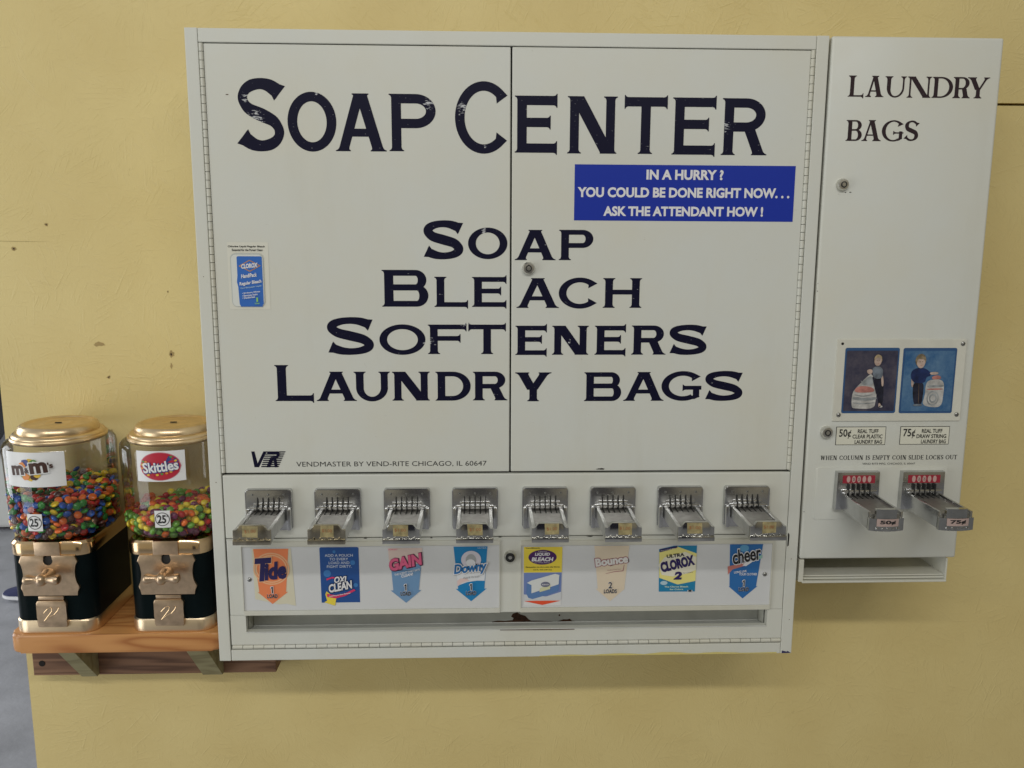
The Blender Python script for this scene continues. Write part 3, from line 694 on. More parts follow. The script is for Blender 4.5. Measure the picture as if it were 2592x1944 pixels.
# blue notice on the right door
pr = Print(plane_fn(.0025))
pr.poly([(.5660, .7058), (.9012, .7052), (.9012, .7881), (.5660, .7884)], BLUE)
BW = dict(bold=.040)
pr.text('IN A HURRY ?', .6744, .7915, .7665, .7816, WHITE, **BW)
pr.text('YOU COULD BE DONE RIGHT NOW. . .', .5708, .8939, .7402, .7552, WHITE, k=2, **BW)
pr.text('ASK THE ATTENDANT HOW !', .6104, .8547, .7126, .7273, WHITE, k=2, **BW)
pr.done('notice_sticker', RD)

def lock(x, z, parent, y=.0025, r=.0092, dark=False, ang=0.):
    bm = bmnew()
    lathe(bm, [(0, y - .0085), (r * .45, y - .0085), (r * .47, y - .0080), (r * .80, y - .0078), (r * .95, y - .0055), (r, y - .001), (r, y + .0005)], (x, z), 28, 0, 'Y')
    lathe(bm, [(r * .33, y - .0091), (r * .50, y - .0091), (r * .50, y - .0086), (r * .33, y - .0086), (r * .33, y - .0091)], (x, z), 24, 1, 'Y')
    lathe(bm, [(0, y - .0092), (r * .22, y - .0092), (r * .24, y - .0086)], (x, z), 16, 0, 'Y')
    a = R(ang); dx, dz = math.sin(a), math.cos(a)
    cyl(bm, (x + dx * r * .45, y - .0080, z + dz * r * .45), (x + dx * r * .45, y - .0093, z + dz * r * .45), r * .13, n=8, mi=1)
    if dark: lathe(bm, [(r * .52, y - .0092), (r * .78, y - .0090), (r * .80, y - .0070)], (x, z), 28, 1, 'Y')
    return obj('lock', bm, [CHROME_L, DARK], parent, smooth=True)
CHROME_L = mat('lock_nickel', (.66, .65, .61), .28, 1.0)
lock(.4977, .6339, RD, r=.0098)

# coin panel and slot door
CP = door('coin_panel', .0195, .9211, .2072, .3108, soap, y=.0015, t=.012, bev=.002)
bm = bmnew()
DX0, DX1 = .0205, .9208
box(bm, DX0, DX1, .0012, .0130, .0778, .2052, .0012)
box(bm, DX0, .0450, .0012, .0130, .0272, .0777); box(bm, .8960, DX1, .0012, .0130, .0272, .0777); box(bm, .0450, .8960, .0012, .0130, .0272, .0486)
box(bm, DX0, DX1, .0004, .004, .2044, .2062, .0006)
SD = obj('slot_door', bm, PAINT, soap)
bm = bmnew(); n = 53; h = (.9210 - .0212) / n
for i in range(n): cyl(bm, (.0212 + i * h + .0004, .0025, .0231 if i % 2 == 0 else .0229), (.0212 + (i + 1) * h - .0004, .0025, .0231 if i % 2 == 0 else .0229), .0034, n=12)
obj('piano_hinge', bm, PAINT2, SD, smooth=True)
lock(.4711, .1744, SD, y=.0012, r=.0096, dark=True)
# slot interior: shallow trough with a flat ledge and a back sheet
SLOTG = mat('slot_grey_paint', (.56, .57, .54), .38, var=(20, .12, 5))
bm = bmnew()
box(bm, .0455, .8955, .0455, .0470, .0365, .0840)
t = bmesh.new(); vs = [t.verts.new(v) for v in ((.0455, .0014, .0488), (.8955, .0014, .0488), (.8955, .0454, .0390), (.0455, .0454, .0390))]; t.faces.new(vs); join(bm, t)
cyl(bm, (.0455, .0010, .0487), (.8955, .0010, .0487), .0009, n=8); cyl(bm, (.0455, .0446, .0395), (.8955, .0446, .0395), .0008, n=8)
obj('dispensing_slot', bm, SLOTG, SD)
def wob(pts, a=.0004): return [(x + random.uniform(-a, a), z + random.uniform(-a, a)) for x, z in pts]
KF = (1.31136 + .0452) / (1.31136 + .0257)
BK = lambda x, z, k: Vector((.42438 + (x - .42438) * KF, .0452, .67662 + (z - .67662) * KF))
pr = Print(BK); pr.poly(wob([(.4424, .0505), (.452, .0516), (.463, .0510), (.4767, .0522), (.4785, .0560), (.474, .0591), (.4766, .0640), (.4842, .0660), (.490, .0620), (.4976, .0600), (.503, .0540), (.5071, .0512), (.520, .0508), (.533, .0506), (.5434, .0500), (.5435, .0474), (.4424, .0474)]), RUST)
pr.done('rust_patch', SD, label='dark rust patch eaten into the middle of the dispensing slot')
pr = Print(BK); pr.poly(wob([(.5511, .0494), (.556, .0512), (.562, .0532), (.568, .0527), (.572, .0537), (.576, .0504), (.5800, .0498), (.5800, .0474), (.5511, .0474)]), RUST); pr.done('rust_patch', SD)
pr = Print(BK); pr.poly(blob(.5547, .0602, .0016, n=10), RUST); pr.done('rust_patch', SD)
pr = Print(lambda x, z, k: Vector((x, .0004, z))); pr.poly(wob([(.455, .0485), (.50, .0486), (.55, .0485), (.5774, .0486), (.5774, .0468), (.53, .0462), (.48, .0467), (.455, .0471)], .0003), RUST); pr.done('rust_patch', SD)

# ------------------------------------------------------------------ framed label windows and the product labels under them
def window(x0, x1, z0, z1, name='label_window'):
    bm = bmnew(); y = .0012
    box(bm, x0, x1, y - .0030, y + .001, z1 - .0080, z1, .0008, mi=0); box(bm, x0, x1, y - .0030, y + .001, z0, z0 + .0075, .0008, mi=0)
    box(bm, x0, x0 + .0012, y - .0028, y + .001, z0 + .0076, z1 - .0081, mi=0); box(bm, x1 - .0012, x1, y - .0028, y + .001, z0 + .0076, z1 - .0081, mi=0)
    box(bm, x0 + .0013, x1 - .0013, y - .0008, y + .001, z0 + .0077, z1 - .0082, mi=1)
    return obj(name, bm, [PAINT2, BACKING], soap)
WL = window(.0430, .4550, .0783, .2016); WR = window(.4880, .8990, .0783, .2000)
def screw(x, z, y, parent, r=.0036, m_=None):
    bm = bmnew(); lathe(bm, [(0, y - .0024), (r * .5, y - .0022), (r * .9, y - .0012), (r, y + .0002)], (x, z), 16, 0, 'Y'); obj('screw', bm, m_ or STEEL, parent, smooth=True)
screw(.0543, .1391, .0002, WL); screw(.8878, .1391, .0002, WR)
YL = .0004 - .0001
OR = flat('orange_print', (.84, .25, .10), .35); ORP = flat('pale_orange_print', (.86, .48, .26), .35); NVY = flat('navy_print', (.022, .018, .10), .35)
TAPE = flat('yellowed_tape', (.70, .66, .50), .3)
def loads(pr, cx, z1, n='1', w='LOAD', hw=.0082):
    q = .0030 if n == '2' else .0016
    if n == '1':
        for o_, m_ in ((.0008, WHITE), (0, INK)):
            pr.poly([(cx + x_ + o_ * sx_, z1 - .0108 + z_ + o_ * sz_) for x_, z_, sx_, sz_ in ((-.0022, .0076, -1, -1), (-.0022, .0090, -1, 1), (-.0004, .0108, -1, 1), (.0012, .0108, 1, 1), (.0012, 0, 1, -1), (-.0006, 0, -1, -1), (-.0006, .0082, -1, -1))], m_)
    else: pr.text(n, cx - q - .0002, cx + q - .0002, z1 - .0108, z1, INK, bold=.015, under=[(.035, WHITE, 0, 0)])
    pr.k -= 1
    pr.text(w, cx - hw, cx + hw, z1 - .0190, z1 - .0122, INK, bold=.026, under=[(.030, WHITE, 0, 0)])
def arrow(cx0t, cx1t, zt, cx0b, cx1b, zs, ax0, ax1, za, tip):
    return [(cx0t, zt), (cx0b, zs), (ax0, za), tip, (ax1, za), (cx1b, zs), (cx1t, zt)]
def label(fn_, lab):
    pr = Print(plane_fn(YL)); fn_(pr); pr.done('product_label', soap, label=lab)
def l_tide(p):
    p.poly([(.0600, .1905), (.1215, .1905), (.1262, .0935), (.1120, .0975), (.0990, .0965), (.0620, .1060)], TAPE)
    p.poly(arrow(.0624, .1178, .1902, .0690, .1115, .1175, .0662, .1150, .1180, (.0893, .0973)), OR)
    p.ring(.0900, .1570, .0285, .0270, .0022, ORP); p.ring(.0900, .1570, .0250, .0236, .0022, ORP, k=p.k)
    p.text('T', .0645, .0920, .1365, .1755, NVY, bold=.05, shear=.22, rot=.07, under=[(.03, ORP, 0, 0)])
    p.text('ide', .0770, .1135, .1390, .1690, NVY, bold=.05, shear=.22, rot=.10)
    loads(p, .0900, .1272)
def l_oxi(p):
    b1 = flat('oxi_blue', (.020, .085, .30), .3); b2 = flat('oxi_blue_light', (.05, .20, .50), .3); yl = flat('yellow_print', (.85, .68, .07), .35); rd = flat('magenta_red_print', (.70, .04, .14), .35)
    p.poly([(.1676, .0985), (.2292, .0986)] + ell(.2262, .1892, .0027, .0027, 4, 0, 90) + ell(.1695, .1892, .0027, .0027, 4, 90, 180), b1)
    for (x, z, r) in ((.2190, .1660, .004), (.1900, .1845, .0025), (.1780, .1480, .006), (.2230, .1280, .0035)): p.poly(ell(x, z, r, r, 20), b2, k=2)
    for i, (w_, a, b) in enumerate((('ADD A POUCH', .1752, .2195), ('TO EVERY', .1825, .2120), ('LOAD AND', .1810, .2140), ('FIGHT DIRTY.', .1780, .2175))):
        p.text(w_, a, b, .1762 - i * .0062, .1806 - i * .0062, flat('pale_print', (.66, .72, .82), .4), bold=.004, k=3)
    p.poly([(.1740, .1130), (.1760, .1180), (.1830, .1120), (.1870, .1095), (.1915, .1075), (.1890, .0935), (.1835, .0952), (.1720, .0995), (.1765, .1020)], yl, k=3)
    p.poly([(.1760, .1140), (.1900, .1115), (.2050, .1140), (.2200, .1215), (.2225, .1190), (.2060, .1100), (.1900, .1060), (.1770, .1085)], rd, k=4)
    p.poly([(.1765, .1395), (.1855, .1425), (.1900, .1420), (.1895, .1395), (.1850, .1400), (.1770, .1365)], rd, k=4)
    o_ = [(.06, flat('deep_navy_print', (.008, .01, .05), .4), 0, 0)]
    p.text('OXI', .1890, .2090, .1325, .1435, WHITE, bold=.04, shear=.25, rot=.06, under=o_); p.text('CLEAN', .1795, .2185, .1195, .1335, WHITE, bold=.04, shear=.25, rot=.20, under=o_)
    p.text('Multi-Purpose Stain Remover', .1800, .2150, .1110, .1140, WHITE, rot=.17, bold=.02)
def l_gain(p):
    b = flat('faded_blue_print', (.16, .30, .50), .35); pk = flat('pink_print', (.74, .13, .26), .35); pp = flat('pale_pink_paper', (.72, .58, .52), .35); dk = flat('plum_print', (.10, .02, .06), .4)
    p.poly([(.2755, .1895), (.3305, .1895), (.3290, .1640), (.2780, .1560)], pp)
    p.poly(arrow(.2805, .3275, .1520, .2830, .3240, .1182, .2786, .3280, .1182, (.3033, .0968)), b)
    p.poly([(.2790, .1530), (.3280, .1640), (.3275, .1515), (.2805, .1515)], b, k=2)
    p.text('GAIN', .2762, .3310, .1560, .1765, pk, bold=.05, shear=.18, rot=.22, under=[(.05, dk, .0008, -.0006)])
    p.text('THE SCENT THAT SAYS', .2850, .3265, .1475, .1510, WHITE, bold=.02, shear=.2, rot=.22); p.text('CLEAN!', .2960, .3155, .1420, .1468, WHITE, bold=.03, shear=.2, rot=.22)
    p.text('DETERGENT', .2765, .2910, .1868, .1885, pk, bold=.02)
    loads(p, .3030, .1292)
def l_downy(p):
    b = flat('sky_blue_print', (.012, .22, .50), .35); lp = flat('lavender_print', (.66, .63, .70), .35); gr = flat('soft_grey_print', (.40, .41, .42), .4); pk = flat('blush_print', (.76, .58, .55), .35)
    p.poly(arrow(.3803, .4347, .1910, .3872, .4298, .1195, .3835, .4334, .1195, (.4082, .0980)), b)
    p.poly([(.3845, .1500), (.4320, .1560), (.4300, .1330), (.4180, .1335), (.4020, .1310), (.3900, .1265), (.3868, .1240)], flat('milk_print', (.72, .74, .77), .35))
    p.poly([(.3868, .1240), (.3930, .1300), (.4050, .1335), (.4010, .1380), (.3900, .1370), (.3858, .1330)], pk)
    p.poly(ell(.4085, .1690, .0160, .0150, 36), lp, k=3); p.poly(ell(.4082, .1685, .0085, .0100, 24), gr, k=4); p.poly(ell(.4075, .1640, .0075, .0060, 20), flat('milk_print', (.72, .74, .77)), k=5)
    p.text('Downy', .3800, .4345, .1435, .1645, flat('downy_blue', (.02, .16, .42), .35), bold=.035, shear=.25, rot=.12, under=[(.075, gr, .0007, -.0007), (.07, WHITE, 0, 0)])
    p.text('April Fresh', .3950, .4220, .1378, .1420, gr, rot=.1, bold=.02)
    p.text('ULTRA', .4190, .4335, .1888, .1900, WHITE, bold=.02)
    loads(p, .4082, .1292)
def l_liq(p):
    yl = flat('yellow_print', (.85, .68, .07), .35); pu = flat('purple_print', (.07, .015, .12), .35); bv = flat('periwinkle_print', (.17, .24, .50), .35); gy = flat('pale_grey_print', (.62, .64, .66), .35)
    p.poly([(.4932, .0892), (.5540, .0895), (.5562, .1893), (.4926, .1899)], flat('faded_label_paper', (.74, .74, .73), .35))
    p.poly([(.4935, .1462), (.5550, .1462), (.5556, .1893), (.4932, .1895)], yl); p.poly([(.4935, .1050), (.5542, .1050), (.5550, .1458), (.4935, .1458)], bv, k=2)
    p.poly([(.4935, .0990), (.5542, .0990), (.5542, .1130), (.5300, .1050), (.4935, .1090)], gy, k=3)
    p.text('VendBleach', .4955, .5190, .1868, .1885, INK, bold=.03, k=3)
    p.poly(ell(.5235, .1720, .0228, .0125, 36), pu, k=3)
    p.text('LIQUID', .5110, .5355, .1738, .1798, WHITE, bold=.04, shear=.15, k=4); p.text('BLEACH', .5058, .5412, .1652, .1722, WHITE, bold=.05, shear=.15, k=4); p.text('Chlorine', .5165, .5300, .1808, .1828, WHITE, k=4); p.text('For White Fabrics', .5110, .5350, .1622, .1638, WHITE, k=4)
    p.text('Blanqueador con cloro, para telas blancas', .4965, .5515, .1538, .1566, INK, bold=.02, k=3); p.text('4.5 FL. OZ (133 mL)', .5085, .5385, .1494, .1516, INK, bold=.03, k=3)
    p.poly([(.4975, .1110), (.4985, .1290), (.5060, .1330), (.5440, .1440), (.5510, .1420), (.5520, .1380), (.5500, .1150), (.5420, .1110), (.5080, .1010), (.5010, .1030)], flat('box_blue', (.11, .22, .46), .35), k=4)
    p.poly([(.4985, .1290), (.5060, .1330), (.5440, .1440), (.5510, .1420), (.5500, .1260), (.5060, .1110), (.5060, .1250)], flat('box_white', (.70, .72, .70), .35), k=5)
    p.poly([(.5200, .1200), (.5370, .1250), (.5360, .1180), (.5190, .1130)], flat('faint_yellow', (.66, .66, .40), .35), k=6); p.poly(ell(.5285, .1262, .0075, .0045, 20), flat('slate_print', (.16, .17, .24), .4), k=7); p.text('BLEACH', .5232, .5338, .1252, .1272, WHITE, k=8, bold=.03)
    p.poly([(.4940, .0975), (.5240, .0905), (.5535, .0975), (.5400, .0978), (.5080, .0978)], flat('red_arrow_print', (.80, .09, .03), .35), k=3)
def l_bounce(p):
    pe = flat('peach_print', (.74, .63, .48), .35); mg = flat('mauve_print', (.38, .14, .16), .4)
    p.poly(arrow(.6071, .6640, .1902, .6140, .6575, .1172, .6105, .6590, .1172, (.6348, .0955)), pe)
    p.text('Bounce', .6090, .6625, .1580, .1720, flat('bounce_cream', (.76, .74, .72), .4), bold=.05, rot=.13, under=[(.065, mg, 0, 0)])
    p.poly([(.6265, .1432), (.6400, .1465), (.6540, .1480), (.6560, .1580), (.6566, .1580), (.6552, .1470), (.6400, .1455), (.6265, .1426)], mg, k=2)
    p.text('Outdoor Fresh Scent', .6290, .6510, .1490, .1508, mg, rot=.1)
    loads(p, .6345, .1290, '2', 'LOADS', .0105)
def l_clorox(p):
    te = flat('teal_print', (.015, .22, .42), .35); yp = flat('pale_yellow_print', (.83, .76, .26), .35); pu = flat('indigo_print', (.025, .015, .11), .35)
    p.poly([(.7142, .1109), (.7738, .1106), (.7742, .1893), (.7370, .1893), (.7125, .1835)], te)
    p.poly([(.7128, .1790), (.7420, .1880), (.7740, .1760), (.7738, .1290), (.7450, .1230), (.7140, .1350)], yp)
    p.poly([(.7120, .1570), (.7220, .1700), (.7560, .1790), (.7735, .1700), (.7735, .1480), (.7600, .1420), (.7360, .1370), (.7180, .1400)], flat('ivory_print', (.80, .77, .62), .35))
    p.poly([(.7135, .1835), (.7140, .1785), (.7420, .1860), (.7420, .1893)], pu, k=3)
    p.text('Removes Tough Stains', .7150, .7390, .1822, .1842, WHITE, rot=.18, k=4)
    p.text('ULTRA', .7250, .7540, .1700, .1760, INK, bold=.04, rot=.12, k=4); p.text('CLOROX', .7150, .7710, .1500, .1680, pu, bold=.06, rot=.24, k=5)
    p.text('2', .7375, .7510, .1318, .1455, pu, bold=.06, shear=.15, k=5); p.text('For Laundry', .7530, .7690, .1425, .1445, pu, rot=.1, k=5)
    p.text('The Clorox Bleach', .7230, .7620, .1182, .1210, flat('pale_green_print', (.62, .78, .62), .4), bold=.03, k=4); p.text('for Colors', .7320, .7540, .1138, .1165, flat('pale_green_print', (.62, .78, .62), .4), bold=.03, k=4)
    p.poly(ell(.7220, .1262, .0060, .0035, 16), flat('pale_blue_print', (.45, .62, .70)), k=4); p.text('1', .7625, .7680, .1109, .1135, pu, bold=.06, k=5, under=[(.05, WHITE, 0, 0)])
def l_cheer(p):
    b = flat('cobalt_print', (.025, .15, .42), .35); sal = flat('salmon_print', (.55, .20, .17), .4); mint = flat('mint_print', (.30, .52, .46), .4)
    p.poly(arrow(.8281, .8825, .1906, .8305, .8745, .1185, .8290, .8770, .1188, (.8533, .0976)), b)
    p.poly(ell(.8520, .1840, .0075, .0060, 20), flat('glow_print', (.12, .36, .60), .4), k=2)
    p.poly([(.8258, .1530), (.8545, .1600), (.8560, .1545), (.8340, .1480), (.8270, .1390)], sal, k=2); p.poly([(.8545, .1600), (.8720, .1650), (.8560, .1535), (.8500, .1545)], WHITE, k=3)
    p.poly([(.8715, .1690), (.8822, .1725), (.8822, .1670), (.8700, .1620)], mint, k=2)
    p.text('cheer', .8322, .8800, .1605, .1850, INK, bold=.022, shear=.15, rot=.20, under=[(.045, WHITE, 0, 0)])
    p.text('LONG LIVE', .8365, .8570, .1425, .1462, WHITE, bold=.02, rot=.12); p.text('YOUR CLOTHES', .8450, .8745, .1380, .1420, WHITE, bold=.02, k=p.k)
    loads(p, .8535, .1300)
label(l_tide, 'orange arrow detergent label'); label(l_oxi, 'blue stain remover label with yellow arrow'); label(l_gain, 'pink and faded blue detergent label')
label(l_downy, 'sky blue fabric softener label'); label(l_liq, 'yellow and purple liquid bleach label'); label(l_bounce, 'pale peach dryer sheet label')
label(l_clorox, 'teal and yellow colour bleach label'); label(l_cheer, 'cobalt blue arrow detergent label')

# ------------------------------------------------------------------ coin slides
TAG = mat('yellowed_paper_tag', (.36, .30, .15), .45, var=(140, .40, 4)); TAGRED = flat('faded_red_marker', (.34, .12, .04), .6)
SLW = .0272
def coin_slide(x, parent, tagtext='$1.00', stain=0.):  # the stain option picks front chrome with a tan reflection painted in
    """plate face on y = -.0085, slide reaching to y = -.112"""
    y0 = .0015
    bm = bmnew()
    prism(bm, [(x + a, b) for a, b in rrect(-.0362, .0362, .2235, .2900, .0045)], y0 - .0085, y0, .0022)
    for sx in (-1, 1):        # legs of the plate beside the slide
        box(bm, x + sx * .0318 - .0035, x + sx * .0318 + .0035, y0 - .0165, y0 - .006, .2245, .2600, .003)
    # collar bar bridging the slide
    box(bm, x - .0300, x + .0300, y0 - .0150, y0 - .006, .2585, .2632, .0018)
    box(bm, x - .0235, x + .0235, y0 - .0108, y0 - .006, .2625, .2685, .0018)
    pl = obj('coin_slide', bm, CHROME, parent, smooth=True)
    for sx in (-.0245, 0, .0245):
        bm = bmnew(); lathe(bm, [(0, y0 - .0100), (.0012, y0 - .0098), (.0019, y0 - .0084)], (x + sx, .2815), 10, 0, 'Y')
        obj('plate_screw', bm, STEEL, pl, smooth=True)
    bm = bmnew(); F = -.1115
    # tray of the slide: floor, two rails, front block with raised tab
    box(bm, x - SLW + .0050, x + SLW - .0050, F + .004, y0 - .004, .2400, .2555, mi=1)
    for sx in (-1, 1):
        a, b = sorted((x + sx * SLW, x + sx * (SLW - .0056)))
        box(bm, a, b, F + .004, y0 - .004, .2396, .2590, .0006, 1, mi=3)
    zb, zs, zt = .2385, .2592, .2668
    pts = [(x - SLW, zb), (x + SLW, zb), (x + SLW, zs), (x + SLW - .0050, zs), (x + SLW - .0090, zt - .0010), (x + SLW - .0105, zt), (x - SLW + .0105, zt), (x - SLW + .0090, zt - .0010), (x - SLW + .0050, zs), (x - SLW, zs)]
    prism(bm, pts, F, F + .0052, .0007, mi=2)
    box(bm, x - SLW - .0002, x + SLW + .0002, F - .0022, F + .001, zb - .0006, zb + .0070, .0008, mi=2)
    for i in range(5): box(bm, x - .019 + i * .0095 - .0017, x - .019 + i * .0095 + .0017, F - .0030, F - .0005, zb + .0066, zb + .0086, .0004, mi=2)
    sl = obj('slide_tray', bm, [CHROME, CHROME_D, TAN_CHROME if stain else POLISH, RAIL], pl, smooth=True)
    for i in range(5):
        xx = x + (i - 2) * .0084; bm = bmnew(); hw = .00085
        sp_ = [(y0 - .0082, .2770), (y0 - .0090, .2770), (y0 - .0112, .2690), (y0 - .0154, .2636), (y0 - .0154, .2562), (y0 - .0310, .2562), (y0 - .0310, .2548), (y0 - .0082, .2548)]
        A = [bm.verts.new((xx - hw, a, b)) for a, b in sp_]; B = [bm.verts.new((xx + hw, a, b)) for a, b in sp_]
        bm.faces.new(A); bm.faces.new(B[::-1])
        for j_ in range(8): bm.faces.new((A[j_], B[j_], B[(j_ + 1) % 8], A[(j_ + 1) % 8]))
        bmesh.ops.triangulate(bm.b, faces=[f for f in bm.b.faces if len(f.verts) > 4])
        obj('coin_slot', bm, DARK, pl)
    if tagtext:
        pr = Print(plane_fn(F)); j = lambda s_: random.uniform(-s_, s_)
        cx = x + random.uniform(-.003, .003); w_ = random.uniform(.0095, .0115)
        pr.poly([(cx - w_ + j(.001), .2662 + j(.0006)), (cx + w_ + j(.001), .2662 + j(.0006)), (cx + w_ + j(.001), .2490 + j(.001)), (cx - w_ + j(.001), .2490 + j(.001))], TAG)
        pr.text(tagtext, cx - w_ * .75, cx + w_ * .75, .2555, .2610, TAGRED, rot=random.uniform(-.05, .08))
        pr.done('price_tag', pl)
    return pl
for px in (.0918, .1994, .3078, .4152, .5262, .6342, .7424, .8500):
    coin_slide(px, CP, stain=px < .25)  # first two slides get the painted tan reflection

# chips and overspray on the soap cabinet
YEL = mat('yellow_overspray', (.68, .58, .20), .6)
pr = Print(plane_fn(.0002)); top = []
for i in range(40):
    x = .52 + i * (.915 - .52) / 39; top.append((x, .0015 + .0035 * abs(math.sin(i * .37)) * (1 - abs(i - 20) / 22) + random.uniform(0, .0006)))
pr.poly([(.52, .0006), (.915, .0006)] + top[::-1], YEL); pr.done('paint_overspray', soap, label='yellow wall paint smeared along the bottom edge')
pr = Print(plane_fn(-.0001)); pr.poly([(.9235, .0006), (.9390, .0010), (.9330, .0045), (.9320, .0030), (.9240, .0052)], NVY); pr.done('paint_chip', soap)
pr = Print(plane_fn(.0025)); pr.poly(blob(.6150, .3175, .0012, sx=6), HOLE_D, k=1); pr.done('paint_chip', RD)
pr = Print(plane_fn(.0025)); pr.poly(blob(.0560, .8835, .0007, sx=3), HOLE, k=1); pr.done('paint_chip', LD)
pr = Print(plane_fn(.0002)); pr.poly([(.9222, .186), (.9246, .188), (.9250, .206), (.9236, .2095), (.9222, .2085)], HOLE_D); pr.done('paint_chip', soap)
for (x_, z_, r_, e_) in ((.010, .30, .0008, 1), (.9300, .165, .0009, .6), (.0085, .62, .0006, 1), (.9330, .06, .0007, 1)):
    pr = Print(plane_fn(-.0001)); pr.poly(blob(x_, z_, r_, n=9, sx=e_), HOLE); pr.done('paint_chip', soap)
for (x_, e_) in ((.40, 9), (.455, 4), (.60, 8), (.66, 10), (.345, 3), (.75, 5), (.24, 4)):
    pr = Print(plane_fn(.0003)); pr.poly(blob(x_, .2064, .0007, n=12, sx=e_), HOLE_D); pr.done('paint_chip', SD)

# ------------------------------------------------------------------ the laundry bag vending cabinet
bx0, bx1, bz0 = .9440, 1.2036, .1642
bag = empty('laundry_bag_vending_cabinet', (1.07, D, bz0), 'narrow cream metal cabinet lettered LAUNDRY BAGS with two coin slides', 'vending machine')
bm = bmnew(); box(bm, bx0 + .0012, bx1 - .0012, .012, D - .0005, bz0 + .030, H - .001); obj('carcass', bm, PAINT, bag)
bm = bmnew(); box(bm, bx0, bx1, 0, .0115, bz0, H, .0042, 3); BD = obj('front_door', bm, PAINT, bag, smooth=True)
# tray at the foot: two cheeks, floor with rolled lip, dark inside
bm = bmnew()
box(bm, bx0 + .0005, bx0 + .0085, .0012, .17, .1245, bz0 - .0015, .0008); box(bm, 1.1895, 1.1920, .0012, .17, .1245, bz0 - .0015, .0008)
box(bm, bx0 + .0086, 1.1894, .022, .17, .1290, .1325); box(bm, bx0 + .0086, 1.1894, .150, .17, .1326, bz0 - .0015)
box(bm, bx0 + .0086, 1.1894, .0065, .0219, .1318, .1338, .0007); box(bm, bx0 + .0086, 1.1894, .0030, .012, .1282, .1308, .0009); box(bm, bx0 + .0060, 1.1910, -.0020, .010, .1232, .1268, .0016)
obj('bag_tray', bm, PAINT2, bag)
BLK = navy_ink('black_vinyl', (.035, .022, .026), [(0.12, .74, .005)])
R1 = [('L', 0.9726, 0.9963, 0.8892, 0.9194), ('A', 0.9991, 1.0268, 0.889, 0.9193), ('U', 1.028, 1.0604, 0.8885, 0.9189), ('N', 1.0621, 1.0987, 0.8886, 0.9189), ('D', 1.0999, 1.1317, 0.8887, 0.9188), ('R', 1.1317, 1.1585, 0.8886, 0.9189), ('Y', 1.1534, 1.1872, 0.8886, 0.9187)]
R2 = [('B', 0.9736, 0.998, 0.8253, 0.8556), ('A', 0.998, 1.0275, 0.8253, 0.8558), ('G', 1.0283, 1.0614, 0.8249, 0.8559), ('S', 1.0633, 1.0843, 0.8258, 0.8557)]
for L_ in (R1, R2):
    pr = Print(plane_fn(0)); letters(pr, L_, BLK, .0059, .0026, .0022, .0030, .0010); pr.done('lettering', BD)
lock(.9728, .7609, BD, y=0, r=.0092, ang=170); lock(.9735, .3770, BD, y=0, r=.0098, ang=170)
# picture panel under four screws
bm = bmnew(); box(bm, .9818, 1.1880, -.0022, .0005, .3946, .5250, .0006); PP = obj('picture_panel', bm, mat('yellowed_acrylic', (.66, .65, .57), .22, var=(30, .06, 4)), bag)
screw(1.1817, .5183, -.0022, PP); screw(.9909, .4049, -.0022, PP); screw(1.1817, .4050, -.0022, PP)
pr = Print(plane_fn(-.0022)); pr.poly(ell(.9898, .5184, .0022, .0022, 14), HOLE_D); pr.done('screw_hole', PP)
FR = flat('picture_frame_blue', (.03, .09, .22), .3)
def studio(name, c1, c2):
    m_ = mat(name, c1, .3); nt = m_.node_tree; b = nt.nodes['Principled BSDF']; tc = nt.nodes.new('ShaderNodeTexCoord')
    n = nt.nodes.new('ShaderNodeTexNoise'); n.inputs['Scale'].default_value = 38; n.inputs['Detail'].default_value = 10; n.inputs['Roughness'].default_value = .7; nt.links.new(tc.outputs['Object'], n.inputs['Vector'])
    r_ = nt.nodes.new('ShaderNodeValToRGB'); r_.color_ramp.elements[0].position = .35; r_.color_ramp.elements[1].position = .68
    r_.color_ramp.elements[0].color = (*c1, 1); r_.color_ramp.elements[1].color = (*c2, 1); nt.links.new(n.outputs[0], r_.inputs[0]); nt.links.new(r_.outputs[0], b.inputs['Base Color']); return m_
BG1 = studio('plum_blue_backdrop', (.028, .030, .062), (.095, .085, .11)); BG2 = studio('blue_cloth_backdrop', (.025, .10, .24), (.11, .21, .34))
def mottled(name, c, sc=90, am=.35): return MATS.get(name) or mat(name, c, .32, var=(sc, am, 6))
SK = mottled('skin_print', (.50, .38, .32)); HAIR = mottled('blond_print', (.40, .31, .19), 160, .5); HAIR2 = mottled('sandy_print', (.28, .22, .14), 160, .5); GRT = mottled('grey_shirt_print', (.17, .20, .24), 120, .4); DKP = mottled('dark_trousers_print', (.016, .018, .035), 100, .6); NVT = mottled('navy_shirt_print', (.012, .026, .10), 100, .5)
BAGW = mottled('bag_white_print', (.50, .49, .47), 75, .45); BAGR = mottled('bag_red_print', (.48, .20, .17), 90, .45); BAGG = mottled('bag_grey_print', (.30, .32, .33), 90, .45); EYE = mottled('eye_print', (.10, .07, .06))
pr = Print(plane_fn(-.0022))
pr.poly(rrect(.9949, 1.0816, .4076, .5120, .0030), FR); pr.poly(rrect(.9975, 1.0792, .4110, .5075, .0015), BG1)
X = lambda u: .9949 + (u - 422) / 333 * .0867
def chaikin(p, n=2):
    for _ in range(n):
        o = []
        for i in range(len(p)):
            a, b = p[i], p[(i + 1) % len(p)]
            o += [(.75 * a[0] + .25 * b[0], .75 * a[1] + .25 * b[1]), (.25 * a[0] + .75 * b[0], .25 * a[1] + .75 * b[1])]
        p = o
    return p
rnd_ = lambda p: chaikin(p) if len(p) > 3 else p
def Q(pts): return rnd_([(.9949 + (u - (437 - (v - 145) * .072)) / 335 * .0866, .5122 - (v - 145) / 404 * .1046) for u, v in pts])
